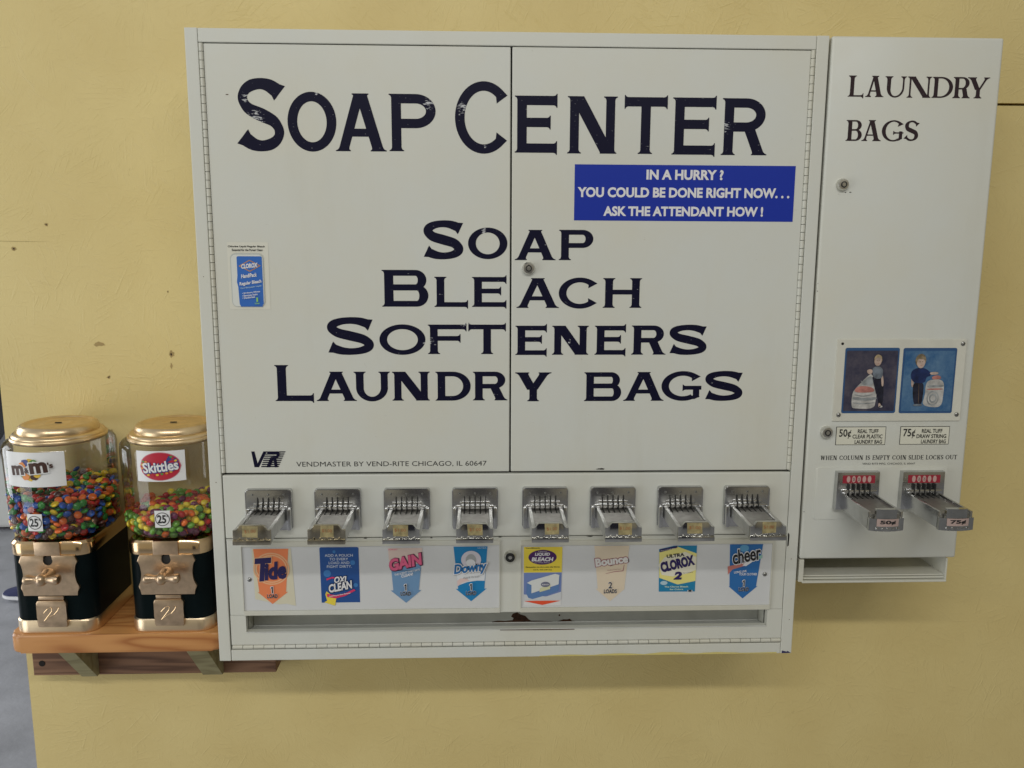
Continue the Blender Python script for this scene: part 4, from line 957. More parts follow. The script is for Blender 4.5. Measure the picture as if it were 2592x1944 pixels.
pr.poly(Q([(490, 520), (470, 512), (475, 425), (500, 390), (580, 310), (600, 305), (615, 350), (630, 420), (622, 470), (612, 522)]), BAGW); pr.poly(Q([(500, 390), (530, 378), (600, 385), (620, 415), (560, 422), (485, 418)]), BAGR, k=4)
pr.poly(Q([(480, 445), (560, 455), (628, 445), (628, 465), (560, 472), (476, 465)]), BAGG, k=4); pr.poly(Q([(520, 365), (585, 318), (600, 322), (610, 372), (560, 378)]), BAGG, k=4)
pr.poly(Q([(612, 325), (660, 325), (672, 400), (665, 500), (640, 505), (632, 430), (618, 400)]), DKP, k=3)
pr.poly(Q([(600, 262), (655, 258), (668, 290), (660, 335), (612, 335), (600, 300)]), GRT, k=5); pr.poly(Q([(655, 275), (670, 330), (670, 380), (658, 385), (655, 330)]), SK, k=4); pr.poly(Q([(565, 280), (595, 275), (604, 290), (590, 310), (570, 302)]), SK, k=5)
pr.poly(Q([(612, 215), (622, 190), (640, 184), (658, 198), (662, 230), (648, 235), (612, 240)]), HAIR, k=5); pr.poly(ell(*Q([(634, 226)])[0], .0058, .0078, 18), SK, k=6)
for u_, v_ in ((629, 222), (641, 221)): pr.poly(ell(*Q([(u_, v_)])[0], .0007, .0005, 8), EYE, k=7)
pr.poly(Q([(630, 240), (641, 239), (640, 242), (631, 243)]), BAGR, k=7); pr.poly(Q([(610, 228), (612, 200), (628, 188), (650, 188), (660, 205), (656, 212), (640, 202), (622, 206)]), HAIR, k=8); pr.poly(Q([(598, 320), (612, 330), (640, 440), (628, 450), (604, 345)]), DKP, k=6); pr.poly(Q([(640, 505), (662, 500), (664, 512), (640, 514)]), BAGW, k=5)
for q_ in ([(490, 430), (540, 442), (600, 430), (600, 434), (540, 447), (490, 436)], [(478, 480), (540, 488), (615, 480), (615, 484), (540, 493), (478, 485)], [(530, 345), (560, 372), (556, 374), (526, 348)], [(575, 322), (584, 370), (580, 371), (572, 324)]): pr.poly(Q(q_), BAGG, k=6)
pr.poly(Q([(640, 480), (655, 495), (650, 512), (636, 510)]), SK, k=5)
pr.done('picture', PP, label='picture of a person lifting a clear plastic bag of laundry')
pr = Print(plane_fn(-.0022))
pr.poly(rrect(1.0875, 1.1734, .4073, .5117, .0030), FR); pr.poly(rrect(1.0903, 1.1708, .4108, .5072, .0015), BG2)
def Q2(pts): return rnd_([(1.0876 + (u - (795 - (v - 147) * .08)) / 330 * .0858, .5117 - (v - 147) / 401 * .1043) for u, v in pts])
pr.poly(Q2([(905, 495), (925, 440), (930, 360), (960, 340), (1020, 338), (1045, 360), (1040, 430), (1028, 510), (960, 512)]), BAGW, k=3)
c_ = Q2([(972, 455)])[0]
for r_, m_ in ((.0098, BAGG), (.0080, BAGW), (.0062, BAGG), (.0040, BAGW)): pr.poly(ell(*c_, r_, r_ * 1.2, 24), m_)
pr.poly(Q2([(940, 375), (1040, 372), (1040, 384), (938, 388)]), BAGG, k=5); pr.poly(Q2([(936, 395), (1038, 394), (1036, 402), (935, 404)]), BAGR, k=5)
pr.poly(Q2([(852, 355), (918, 355), (915, 420), (905, 495), (880, 492), (855, 495), (848, 420)]), DKP, k=3)
pr.poly(Q2([(842, 285), (875, 268), (920, 268), (955, 290), (965, 315), (930, 325), (925, 362), (855, 362), (835, 325)]), NVT, k=4); pr.poly(Q2([(840, 330), (855, 335), (855, 385), (840, 388)]), SK, k=3); pr.poly(Q2([(950, 295), (1005, 292), (1008, 308), (960, 312)]), SK, k=5)
pr.poly(ell(*Q2([(898, 222)])[0], .0085, .0105, 18), HAIR2, k=5); pr.poly(ell(*Q2([(899, 236)])[0], .0066, .0088, 18), SK, k=6)
for u_, v_ in ((892, 230), (908, 230)): pr.poly(ell(*Q2([(u_, v_)])[0], .0008, .0006, 8), EYE, k=7)
pr.poly(Q2([(893, 251), (907, 251), (905, 254), (895, 254)]), BAGR, k=7); pr.poly(Q2([(872, 228), (874, 205), (890, 194), (912, 195), (926, 210), (925, 228), (915, 212), (900, 216), (884, 210)]), HAIR2, k=8); pr.poly(Q2([(970, 318), (1015, 312), (1030, 338), (965, 340)]), BAGR, k=4); pr.poly(Q2([(884, 360), (888, 360), (886, 490), (880, 490)]), EYE, k=5)
pr.poly(Q2([(852, 490), (908, 490), (905, 503), (848, 503)]), GRT, k=5)
pr.done('picture', PP, label='picture of a person in a navy shirt beside a full draw string bag')
def price_plate(x0, x1, z0, z1, price, lines, lab):
    p = Print(plane_fn(0)); p.poly([(x0, z0), (x1, z0), (x1, z1), (x0, z1)], INK); d = .0009; p.poly([(x0 + d, z0 + d), (x1 - d, z0 + d), (x1 - d, z1 - d), (x0 + d, z1 - d)], flat('plate_cream', (.72, .71, .60), .4))
    p.text(price, x0 + .0050, x0 + .0245, z1 - .0195, z1 - .0040, INK, bold=.015)
    for i, (t_, a, b) in enumerate(lines): p.text(t_, x0 + a, x0 + b, z1 - .0107 - i * .0086, z1 - .0042 - i * .0086, INK, bold=.018, k=p.k)
    p.done('price_plate', BD, label=lab)
price_plate(.9898, 1.0706, .3553, .3853, '50\u00a2', (('REAL TUFF', .035, .0685), ('CLEAR PLASTIC', .0270, .0755), ('LAUNDRY BAG', .0310, .0755)), 'cream price plate reading 50 cents')
price_plate(1.0937, 1.1742, .3556, .3854, '75\u00a2', (('REAL TUFF', .035, .0685), ('DRAW STRING', .0270, .0755), ('LAUNDRY BAG', .0350, .0755)), 'cream price plate reading 75 cents')
pr = Print(plane_fn(0))
def fit_serif(pr, st, x0, x1, z0, z1, m_):
    wd = {'I': .42, 'E': .72, 'L': .68, 'S': .62, 'T': .78, 'P': .68, 'K': .9, 'W': 1.25, 'M': 1.08, 'O': 1.0, 'C': .9, 'D': .98, 'N': .98, 'H': .98, 'U': .95, 'Y': .85, ' ': .42}
    Hh = z1 - z0; tot = sum(wd.get(c, .8) + .10 for c in st) * Hh; k = (x1 - x0) / tot; x = x0; it = []
    for c in st:
        w_ = wd.get(c, .8) * Hh * k
        if c != ' ': it.append((c, x, x + w_, z0, z1))
        x += w_ + .10 * Hh * k
    letters(pr, it, m_, Hh * .17, Hh * .085, Hh * .075, Hh * .09, Hh * .04)
fit_serif(pr, 'WHEN COLUMN IS EMPTY COIN SLIDE LOCKS OUT', .9675, 1.1908, .3309, .3380, INK); pr.k = 0
pr.text('VEND RITE MFG. CHICAGO, IL 60647', 1.0362, 1.1224, .3222, .3258, INK, k=1); pr.done('lock_out_notice', BD)
bm = bmnew()
prism(bm, rrect(.9612, 1.1758, .2318, .3186, .004), -.0011, .001, .0008); SUB = obj('slide_panel', bm, PAINT, bag, smooth=True)
REDL = flat('red_plate_print', (.34, .025, .045), .3); PINK = flat('pink_oval_print', (.56, .37, .34), .35)
def bag_slide(x, price):
    y0 = -.0011; zt = .3135; zb = .2520
    bm = bmnew()
    prism(bm, [(x - .0352, zb - .001), (x + .0352, zb - .001), (x + .0345, zt), (x - .0345, zt)], y0 - .0110, y0, .003)
    box(bm, x - .0290, x + .0290, y0 - .016, y0 - .008, .2790, .2860, .002)
    pl = obj('coin_slide', bm, CHROME, bag, smooth=True)
    pr = Print(plane_fn(y0 - .0110)); pr.poly([(x - .0262, .2955), (x + .0262, .2955), (x + .0262, .3085), (x - .0262, .3085)], REDL)
    for i in range(5): pr.poly(ell(x + (i - 2) * .0085, .3022, .0030, .0054, 18), PINK, k=2); (pr.text('25', x + (i - 2) * .0085 - .0016, x + (i - 2) * .0085 + .0016, .2998, .3044, INK, k=3) if 0 < i < 3 else None)
    pr.done('coin_label', pl)
    F = -.112; w = .0262; bm = bmnew()
    box(bm, x - w + .003, x + w - .003, F + .005, y0, .2540, .2755, mi=1)
    for sx in (-1, 1):
        a, b = sorted((x + sx * w, x + sx * (w - .004))); box(bm, a, b, F + .004, y0, .2530, .2795, .0009)
    # bowed front block with a raised tab
    n = 12; A = [(x - .0262 + .0524 * i / n, F - .0055 * (1 - (2 * i / n - 1) ** 2)) for i in range(n + 1)]
    for z0_, z1_, i0, i1 in ((.2518, .2708, 0, n), (.2708, .2855, 2, n - 3)):
        top = []
        t = bmesh.new(); seg = A[i0:i1 + 1]
        fr = [(t.verts.new((a, b, z0_)), t.verts.new((a, b, z1_))) for a, b in seg]; bk = [(t.verts.new((a, F + .006 if z0_ < .26 else F + .003, z0_)), t.verts.new((a, F + .006 if z0_ < .26 else F + .003, z1_))) for a, b in seg]
        for i in range(len(seg) - 1):
            t.faces.new((fr[i][0], fr[i + 1][0], fr[i + 1][1], fr[i][1])); t.faces.new((bk[i][1], bk[i + 1][1], bk[i + 1][0], bk[i][0])); t.faces.new((fr[i][1], fr[i + 1][1], bk[i + 1][1], bk[i][1])); t.faces.new((fr[i + 1][0], fr[i][0], bk[i][0], bk[i + 1][0]))
        for i in (0, len(seg) - 1): t.faces.new((fr[i][0], fr[i][1], bk[i][1], bk[i][0]))
        join(bm, t, 2)
    for i in range(5): box(bm, x - .016 + i * .008 - .0016, x - .016 + i * .008 + .0016, F - .0068, F - .002, .2545, .2572, .0005)
    obj('slide_tray', bm, [CHROME, CHROME_D, POLISH], pl, smooth=True)
    for i in range(5):
        xx = x + (i - 2) * .0085; bm = bmnew(); box(bm, xx - .0008, xx + .0008, y0 - .0168, y0 - .0105, .2750, .2950); box(bm, xx - .0008, xx + .0008, y0 - .0300, y0 - .0166, .2745, .2764)
        obj('coin_slot', bm, DARK, pl)
    bow = lambda xx, z, k: Vector((xx, F - .0055 * max(0, 1 - ((xx - x) / .0262) ** 2) - .0004 - .0003 * k, z))
    pr = Print(bow); pr.grid(x - .0165, x + .0165, .2595, .2710, flat('pink_price_paper', (.44, .33, .30), .4), 12, 1); pr.text(price, x - .0120, x + .0120, .2620, .2690, INK, bold=.04); pr.done('price_tag', pl)
bag_slide(1.0270, '50\u00a2'); bag_slide(1.1330, '75\u00a2')
for (x_, z_, r_, e_) in ((.979, .7495, .0006, 2), (.9865, .7497, .0007, 3), (.969, .747, .0004, 1), (.9455, .60, .0007, .7), (.9455, .612, .0006, .7), (.9462, .245, .0008, .8), (1.16, .43, .0005, 1)):
    pr = Print(plane_fn(0)); pr.poly(blob(x_, z_, r_, n=9, sx=e_), HOLE_D); pr.done('paint_chip', BD)

# ------------------------------------------------------------------ wall shelf
ZS = .0320
shelf = empty('wall_shelf', (-.17, D, 0), 'honey pine shelf on a redwood back board under the candy dispensers', 'shelf')
bm = bmnew()
def shelf_outline():
    x0, x1, yf, yb, r = -.3530, -.0035, .0345, D - .0005, .019; o = []
    for i in range(9): a = R(180 + 90 * i / 8); o.append((x0 + r + r * math.cos(a), yf + r + r * math.sin(a)))
    for i in range(9): a = R(270 + 90 * i / 8); o.append((x1 - r + r * math.cos(a), yf + r + r * math.sin(a)))
    return o + [(x1, yb), (x0, yb)]
t = bmesh.new(); o_ = shelf_outline(); a = [t.verts.new((x, y, ZS)) for x, y in o_]; b = [t.verts.new((x, y, .0005)) for x, y in o_]
tf = t.faces.new(a); bf = t.faces.new(b[::-1]); n = len(o_)
for i in range(n): t.faces.new((a[i], b[i], b[(i + 1) % n], a[(i + 1) % n]))
bmesh.ops.bevel(t, geom=list(tf.edges) + list(bf.edges), offset=.0045, segments=3, affect='EDGES', profile=.5)
bmesh.ops.triangulate(t, faces=[f for f in t.faces if len(f.verts) > 4]); join(bm, t)
obj('shelf_board', bm, HONEY, shelf, smooth=True)
bm = bmnew(); box(bm, -.3865, .0490, D - .0385, D - .0005, -.1065, .0003, .0015); obj('back_board', bm, REDWOOD, shelf)
def brace(x0, x1):
    bm = bmnew()
    pts = [(.064, .0003), (D - .0390, .0003), (D - .0390, -.1045), (D - .048, -.1045), (.060, -.0012)]
    t = bmesh.new(); A = [t.verts.new((x0, y, z)) for y, z in pts]; B = [t.verts.new((x1, y, z)) for y, z in pts]
    t.faces.new(A); t.faces.new(B[::-1])
    for i in range(5): t.faces.new((A[i], B[i], B[(i + 1) % 5], A[(i + 1) % 5]))
    bmesh.ops.recalc_face_normals(t, faces=t.faces); join(bm, t); obj('brace', bm, BRACEW, shelf)
brace(-.2965, -.2690); brace(-.0805, -.0455)
bm = bmnew(); cyl(bm, (-.3700, D - .0394, -.0830), (-.3700, D - .0380, -.0830), .0055, n=18); obj('screw_hole', bm, HOLE_D, shelf)

# ------------------------------------------------------------------ candy dispensers
def rsq2(w, yf, yb, rf, rb, n=8):
    o = []
    for cx, cy, a0, r in ((w / 2 - rb, yb - rb, 0, rb), (-w / 2 + rb, yb - rb, 90, rb), (-w / 2 + rf, yf + rf, 180, rf), (w / 2 - rf, yf + rf, 270, rf)):
        for i in range(n + 1): a = R(a0 + 90 * i / n); o.append((cx + r * math.cos(a), cy + r * math.sin(a)))
    return o
def rsq(w, d, r, n=8):
    """rounded plan outline, centred"""
    o = []
    for cx, cy, a0 in ((w / 2 - r, d / 2 - r, 0), (-w / 2 + r, d / 2 - r, 90), (-w / 2 + r, -d / 2 + r, 180), (w / 2 - r, -d / 2 + r, 270)):
        for i in range(n + 1): a = R(a0 + 90 * i / n); o.append((cx + r * math.cos(a), cy + r * math.sin(a)))
    return o
def loft(bm, rings, mi=0, capt=True, capb=True):
    rows = [[bm.verts.new(p) for p in ring] for ring in rings]
    for A, B in zip(rows[:-1], rows[1:]):
        n = len(A)
        for i in range(n): f = bm.faces.new((A[i], A[(i + 1) % n], B[(i + 1) % n], B[i])); f.material_index = mi
    if capb: f = bm.faces.new(rows[0][::-1]); f.material_index = mi
    if capt: f = bm.faces.new(rows[-1]); f.material_index = mi
GR = .0865
YC = .1120
def ring_at(w, d, r, z, yo=0): return [(x, y, z) for x, y in rsq2(w, -d / 2, .0860, r, .008)]
def make_dispenser(root):
    """built about its own axis (x=0,y=0), standing on z=0"""
    P_ = lambda name, bm, m_, smooth=True, parent=root: obj(name, bm, m_, parent, smooth)
    def L_(bm): # local -> world of root
        w = wloc(root)
        for v in bm.verts: v.co += w
        return bm
    bm = bmnew(); loft(bm, [ring_at(.134, .140, .026, z) for z in (0,)] + [ring_at(.136, .142, .026, z) for z in (.0012, .020)] + [ring_at(.133, .139, .026, .0225)]); P_('base_band', L_(bm), BRASS_P)
    bm = bmnew(); loft(bm, [ring_at(.1325, .1385, .026, .0226), ring_at(.1325, .1385, .026, .136)]); body = P_('body', L_(bm), GREENBLACK)
    bm = bmnew(); loft(bm, [ring_at(.1345, .1405, .026, .1345), ring_at(.1350, .1410, .026, .1362), ring_at(.1350, .1410, .026, .1530), ring_at(.1290, .1350, .026, .1578), ring_at(.1200, .1200, .03, .1590)]); P_('collar', L_(bm), BRASS)
    bm = bmnew(); box(bm, -.0205, .0205, -.0735, -.064, .1350, .1585, .0012); P_('collar_clasp', L_(bm), BRASS_M)
    yf = -.0695
    # scalloped coin plate with a key notch at the top
    zt, zb = .1355, .0668
    half = [(.0055, zt), (.0075, zt - .002), (.0425, zt), (.0470, zt - .0105), (.0440, zt - .0150), (.0420, zt - .0240), (.0415, zt - .0340), (.0432, zt - .0450), (.0470, zt - .0545), (.0445, zt - .0605), (.0430, zb)]
    notch = [(.0088 * math.sin(R(a)), zt - .0088 - .0088 * math.cos(R(a))) for a in (140, 115, 90, 65, 40, 20, 0)]
    edge_ = half[3:]; sm_ = []
    for i in range(len(edge_) - 1):
        p0_, p1_, p2_, p3_ = edge_[max(i - 1, 0)], edge_[i], edge_[i + 1], edge_[min(i + 2, len(edge_) - 1)]
        for q_ in range(5):
            t_ = q_ / 5; sm_.append(tuple(.5 * (2 * p1_[k] + (p2_[k] - p0_[k]) * t_ + (2 * p0_[k] - 5 * p1_[k] + 4 * p2_[k] - p3_[k]) * t_ * t_ + (3 * p1_[k] - p0_[k] - 3 * p2_[k] + p3_[k]) * t_ ** 3) for k in (0, 1)))
    half = notch[::-1] + [(.0060, zt), half[2]] + sm_ + [edge_[-1]]
    pts = half + [(-x, z) for x, z in half[::-1]][:-1]
    bm = bmnew(); prism(bm, pts, yf - .0040, yf + .002, .0012); CPl = P_('coin_plate', L_(bm), BRASS_M)
    bm = bmnew(); cyl(bm, (0, yf - .0008, zt - .0095), (0, yf + .001, zt - .0095), .0082, n=20); P_('key_lock', L_(bm), DARK, True, CPl)
    # turn handle: bow-tie bar on a flared boss
    bm = bmnew(); zc = .1040
    lathe(bm, [(.0110, yf - .003), (.0100, yf - .010), (.0070, yf - .018), (.0068, yf - .024), (0, yf - .0245)], (0, zc), 24, 0, 'Y')
    prof_ = [(-.0288, 0), (-.0284, .0030), (-.0268, .0048), (-.0235, .0054), (-.0190, .0048), (-.0130, .0036), (-.0075, .0037), (-.0052, .0058), (-.0022, .0068), (.0022, .0068), (.0052, .0058), (.0075, .0037), (.0130, .0036), (.0190, .0048), (.0235, .0054), (.0268, .0048), (.0284, .0030), (.0288, 0)]
    rows = []; prof_ = [(x_, r_ * 1.4) for x_, r_ in prof_]
    for x_, r_ in prof_:
        if r_ == 0: rows.append([bm.verts.new((x_, yf - .0265, zc))])
        else: rows.append([bm.verts.new((x_, yf - .0265 + 1.25 * r_ * math.copysign(abs(math.cos(2 * math.pi * i / 20)) ** .6, math.cos(2 * math.pi * i / 20)), zc + r_ * math.sin(2 * math.pi * i / 20))) for i in range(20)])
    for A_, B_ in zip(rows[:-1], rows[1:]):
        for i in range(20):
            j = (i + 1) % 20
            if len(A_) == 1: bm.faces.new((A_[0], B_[i], B_[j]))
            elif len(B_) == 1: bm.faces.new((A_[i], A_[j], B_[0]))
            else: bm.faces.new((A_[i], A_[j], B_[j], B_[i]))
    P_('turn_handle', L_(bm), BRASS_M, True)
    # chute flap with embossed script mark
    bm = bmnew(); box(bm, -.0205, .0205, yf - .0045, yf + .002, .0598, .0660, .0012)
    hh = [(.0215, .0590), (.0245, .0545), (.0240, .0480), (.0225, .0400), (.0228, .0300), (.0245, .0235), (.0235, .0170), (.0225, .0130)]
    prism(bm, hh + [(-x, z) for x, z in hh[::-1]], yf - .0065, yf + .001, .0014); fl = P_('chute_flap', L_(bm), BRASS_M)
    bm = bmnew()
    def tube(pts_, r):
        for a_, b_ in zip(pts_[:-1], pts_[1:]): cyl(bm, (a_[0], yf - .0066, a_[1]), (b_[0], yf - .0066, b_[1]), r, n=6)
    tube([(-.0125, .0380), (-.0100, .0410), (-.0060, .0450), (-.0010, .0475), (.0015, .0460), (.0005, .0410), (-.0050, .0340), (-.0125, .0245)], .0007); tube([(-.0110, .0255), (-.0040, .0310), (.0040, .0350), (.0100, .0420), (.0125, .0470), (.0090, .0465)], .0007)
    P_('embossed_mark', L_(bm), BRASS, True, fl)
    # clear globe with rounded shoulder and foot
    zb_, zs_ = .1605, .3160
    prof = [(.0600, zb_ - .001), (.0690, zb_), (.0770, zb_ + .004), (.0815, zb_ + .010), (.0832, zb_ + .018), (.0845, .230), (GR, zs_ - .012), (GR - .0012, zs_ - .005), (GR - .005, zs_), (.0745, zs_ + .0035)]
    bm = bmnew(); lathe(bm, prof, (0, 0), 96); P_('globe', L_(bm), CLEAR)
    # stepped lid
    lp = [(.0730, zs_ + .0005), (.0738, zs_ + .0012), (.0738, zs_ + .0066), (.0732, zs_ + .0074), (.0712, zs_ + .0080)]
    def hump(r0, z0_, r1, z1_, n=7):     # a quarter round step
        return [(r1 + (r0 - r1) * math.cos(R(90 * i / n)), z0_ + (z1_ - z0_) * math.sin(R(90 * i / n))) for i in range(n + 1)]
    lp += hump(.0712, zs_ + .0080, .0640, zs_ + .0140) + hump(.0622, zs_ + .0142, .0535, zs_ + .0265, 10)
    lp += [(.0510, zs_ + .0266), (.0495, zs_ + .0258), (.0485, zs_ + .0245), (.0470, zs_ + .0240), (.0300, zs_ + .0243), (.0230, zs_ + .0246), (.0210, zs_ + .0254), (.0190, zs_ + .0254), (.0172, zs_ + .0246), (.0, zs_ + .0247)]
    bm = bmnew(); lathe(bm, lp, (0, 0), 96); lid = P_('lid', L_(bm), BRASS_L)
    bm = bmnew(); box(bm, -.0055, .0050, -.0012, .0012, zs_ + .0246, zs_ + .0256); cyl(bm, (0, 0, zs_ + .0236), (0, 0, zs_ + .0252), .0035, n=14); P_('lid_key_slot', L_(bm), HOLE_D, True, lid)
M1X, M2X = -.2795, -.0900
d1 = empty('candy_dispenser', (M1X, YC, ZS), 'gold lidded candy dispenser of small button candies, at the outer end of the shelf', 'candy dispenser', 'candy dispensers on the pine shelf')
d2 = empty('candy_dispenser', (M2X, YC, ZS), 'gold lidded candy dispenser with a red oval label, against the soap cabinet', 'candy dispenser', 'candy dispensers on the pine shelf')
make_dispenser(d1)
for ch in list(d1.children): link_copy(ch, d2)
def wrap(cx, a0):
    """sticker plane -> front of the globe; x is arc length from angle a0 (0 = straight to the front), z is height"""
    def fn(x, z, k):
        t = a0 + x / GR; r = GR + .0003 + .0004 * k
        return Vector((cx + r * math.sin(t), YC - r * math.cos(t), z))
    return fn
PAPER = flat('sticker_white', (.80, .81, .82), .35)
def price_sticker(d, cx, a0, z0):
    p = Print(wrap(cx, a0)); s_ = .0142
    p.grid(-s_ * .85, s_ * .85, z0 - s_, z0 + s_, PAPER, 8, 1); p.ring(0, z0, .0112, .0112, .0011, INK)
    p.text('25', -.0078, .0058, z0 - .0068, z0 + .0070, INK, bold=.03, k=p.k); p.text('\u00a2', .0066, .0092, z0 + .0030, z0 + .0072, INK, bold=.02, k=p.k)
    p.done('price_sticker', d)
BROWN = flat('chocolate_brown_print', (.06, .025, .018), .4); REDP = flat('candy_red_print', (.50, .025, .05), .4); YP = flat('candy_yellow_print', (.75, .50, .06), .4); BP = flat('candy_blue_print', (.05, .07, .26), .4); GP = flat('candy_green_print', (.12, .28, .07), .4); OP = flat('candy_orange_print', (.75, .26, .05), .4)
p = Print(wrap(M1X, -.060)); z0 = .3140
p.grid(-.049, .049, z0 - .0275, z0 + .0290, PAPER, 24, 4)
for i, m_ in enumerate((YP, OP, GP, YP, BP, OP, YP, GP, OP, YP, BROWN, YP)):     # speckled oval behind the word
    a = 2 * math.pi * i / 12; p.poly(blob(-.003 + .0135 * math.cos(a), z0 + .001 + .0130 * math.sin(a), .0060, 10, .15), m_, k=2 + i % 3)
p.text('m', -.0345, -.0120, z0 - .0080, z0 + .0080, BROWN, bold=.05, rot=.10, under=[(.05, PAPER, 0, 0)], k=None); p.text('&', -.0105, -.0025, z0 - .0035, z0 + .0050, BROWN, bold=.04, rot=.1, under=[(.06, PAPER, 0, 0)], k=None)
p.text('m', -.0015, .0245, z0 - .0040, z0 + .0140, BROWN, bold=.05, rot=.10, under=[(.05, PAPER, 0, 0)]); p.text("'s", .0250, .0325, z0 + .0040, z0 + .0135, BROWN, bold=.04, rot=.1)
p.done('brand_sticker', d1); price_sticker(d1, M1X, -.09, .2281)
p = Print(wrap(M2X, .060)); z0 = .3195
p.grid(-.0382, .0382, z0 - .0250, z0 + .0250, PAPER, 18, 4)
def disc(p, cx, cz, rx, rz, m_, k):
    for i in range(10):
        xa, xb = -1 + 2 * i / 10, -1 + 2 * (i + 1) / 10
        h0, h1 = math.sqrt(max(0, 1 - xa * xa)), math.sqrt(max(0, 1 - xb * xb)); hm = math.sqrt(max(0, 1 - ((xa + xb) / 2) ** 2)); xm = (xa + xb) / 2
        q = [(xa, -h0), (xm, -hm), (xb, -h1), (xb, h1), (xm, hm), (xa, h0)]
        q = [(cx + rx * x, cz + rz * z) for x, z in q]; p.tris(q, [(0, 1, 5), (1, 4, 5), (1, 2, 4), (2, 3, 4)], m_, p.next(k))
disc(p, 0, z0, .0322, .0232, flat('pink_rim_print', (.62, .20, .26), .4), 2); disc(p, 0, z0, .0308, .0220, REDP, 3)
p.poly([(-.0285, z0 - .005), (-.0240, z0 - .013), (-.0120, z0 - .0105), (.0040, z0 - .0070), (.0180, z0 + .004), (.0290, z0 + .007), (.0240, z0 + .0130), (.0140, z0 + .0170), (.0080, z0 + .0060), (-.0050, z0 - .0015), (-.0200, z0 - .0020)], BP, k=4)
for i, (x, z) in enumerate(((-.0270, .003), (-.0255, .008), (-.0210, .0075), (-.018, -.0135), (-.0110, -.0150), (-.004, -.0135), (.003, -.0120), (.010, -.0110), (.0165, -.0085), (.0200, .0125), (.0240, .0090), (.0175, .0155), (-.0275, -.003))):
    p.poly(ell(x, z0 + z, .0023, .0018, 12), (YP, GP, OP, YP, REDP)[i % 5], k=5)
p.text('Skittles', -.0262, .0275, z0 - .0085, z0 + .0085, PAPER, bold=.028, rot=.10, under=[(.035, BP, .0008, -.0008)]); p.done('brand_sticker', d2); price_sticker(d2, M2X, .045, .2324)

# candies: the visible skin of each pile is built candy by candy
def candy_mesh(name, r, h, m_):
    bm = bmnew(); prof = [(0, -h)] + [(r * math.sin(R(a)), -h * math.cos(R(a))) for a in (25, 50, 72, 90, 108, 130, 155)] + [(0, h)]
    lathe(bm, prof, (0, 0), 16); me = bpy.data.meshes.new(name); bmesh.ops.recalc_face_normals(bm.b, faces=bm.faces); bm.to_mesh(me); bm.free()
    for p_ in me.polygons: p_.use_smooth = True
    me.materials.append(m_); return me
def pile(cx, level, tilt, r, h, cols, noun, where, seed, top_n):
    rnd = random.Random(seed); pts = []; cell = {}; dmin = r * 1.50; zb_ = ZS + .1625
    def ok(q):
        k = tuple(int(math.floor(c / dmin)) for c in q)
        for i in (-1, 0, 1):
            for j in (-1, 0, 1):
                for l in (-1, 0, 1):
                    for s_ in cell.get((k[0] + i, k[1] + j, k[2] + l), ()):
                        if (s_ - q).length < dmin: return False
        cell.setdefault(k, []).append(q); return True
    camp = Vector((.424, -1.311, .677))
    def lev(x, y): return level + tilt[0] * x / GR + tilt[1] * y / GR + .004 * math.sin(x * 90 + seed) * math.cos(y * 70)
    for it in range(46000):
        a = rnd.uniform(0, 2 * math.pi); rr = .0835 * math.sqrt(rnd.random()) if it % 3 else .0790
        x, y = rr * math.cos(a), rr * math.sin(a); rmax = .0795
        z = rnd.uniform(zb_ + h, level + .018)
        if z < zb_ + .016: rmax -= (zb_ + .016 - z) * .7
        rr = min(rr, rmax); x, y = rr * math.cos(a), rr * math.sin(a)
        if z > lev(x, y): continue
        q = Vector((cx + x, YC + y, z))
        if ok(q): pts.append(q)
    sc = []
    for q in pts:
        x, y = q.x - cx, q.y - YC; out = Vector((x, y, 0)); rr = out.length
        dirc = (camp - q).normalized(); facing = (out / max(rr, 1e-6)).dot(dirc)
        depth_side = (.0795 - rr) if facing > -.15 else 1
        depth_top = lev(x, y) - q.z
        sc.append((min(depth_side, depth_top), q))
    sc.sort(key=lambda s_: s_[0]); vis = sc[:top_n]; rest = sc[top_n:]
    mes = [candy_mesh(noun.replace(' ', '_'), r, h, m_) for _, m_, _w in cols]; wts = [w_ for _, _m, w_ in cols]
    def xf(q):
        x, y = q.x - cx, q.y - YC; nrm = Vector((x, y, 0)); rr = nrm.length
        base = Vector((rnd.gauss(0, .5), rnd.gauss(0, .5), 1)) if rr < .070 or rnd.random() < .35 else nrm.normalized() + Vector((rnd.gauss(0, .5), rnd.gauss(0, .5), rnd.gauss(0, .7)))
        return Matrix.Translation(q) @ base.to_track_quat('Z', 'Y').to_matrix().to_4x4()
    for d_, q in vis:
        i = rnd.choices(range(len(cols)), wts)[0]; cn = cols[i][0]
        o = bpy.data.objects.new(noun.replace(' ', '_'), mes[i]); COL.objects.link(o); o.matrix_world = xf(q)
        tag(o, f'{cn} {noun} in {where}', 'candy', f'{cn} {noun} pile in {where}')
    bms = bmnew(); mi_ = [m_ for _, m_, _w in cols]
    for d_, q in rest:
        i = rnd.choices(range(len(cols)), wts)[0]; M_ = xf(q); mp = [bms.verts.new(M_ @ v.co) for v in mes[i].vertices]
        for p_ in mes[i].polygons: f = bms.faces.new([mp[v] for v in p_.vertices]); f.material_index = i
    o = obj('candy_heap', bms, mi_, None, True); tag(o, f'{noun} heap filling {where}', 'candy', None, 'stuff')
def shell(n, c): return mat(n, c, .22, coat=.3)
RED_, ORG_, YLW_, GRN_, BLU_, BRN_, PUR_ = shell('candy_red', (.52, .03, .03)), shell('candy_orange', (.82, .17, .03)), shell('candy_yellow', (.80, .58, .03)), shell('candy_green', (.04, .28, .05)), shell('candy_blue', (.03, .11, .46)), shell('candy_brown', (.10, .035, .03)), shell('candy_purple', (.17, .03, .09))
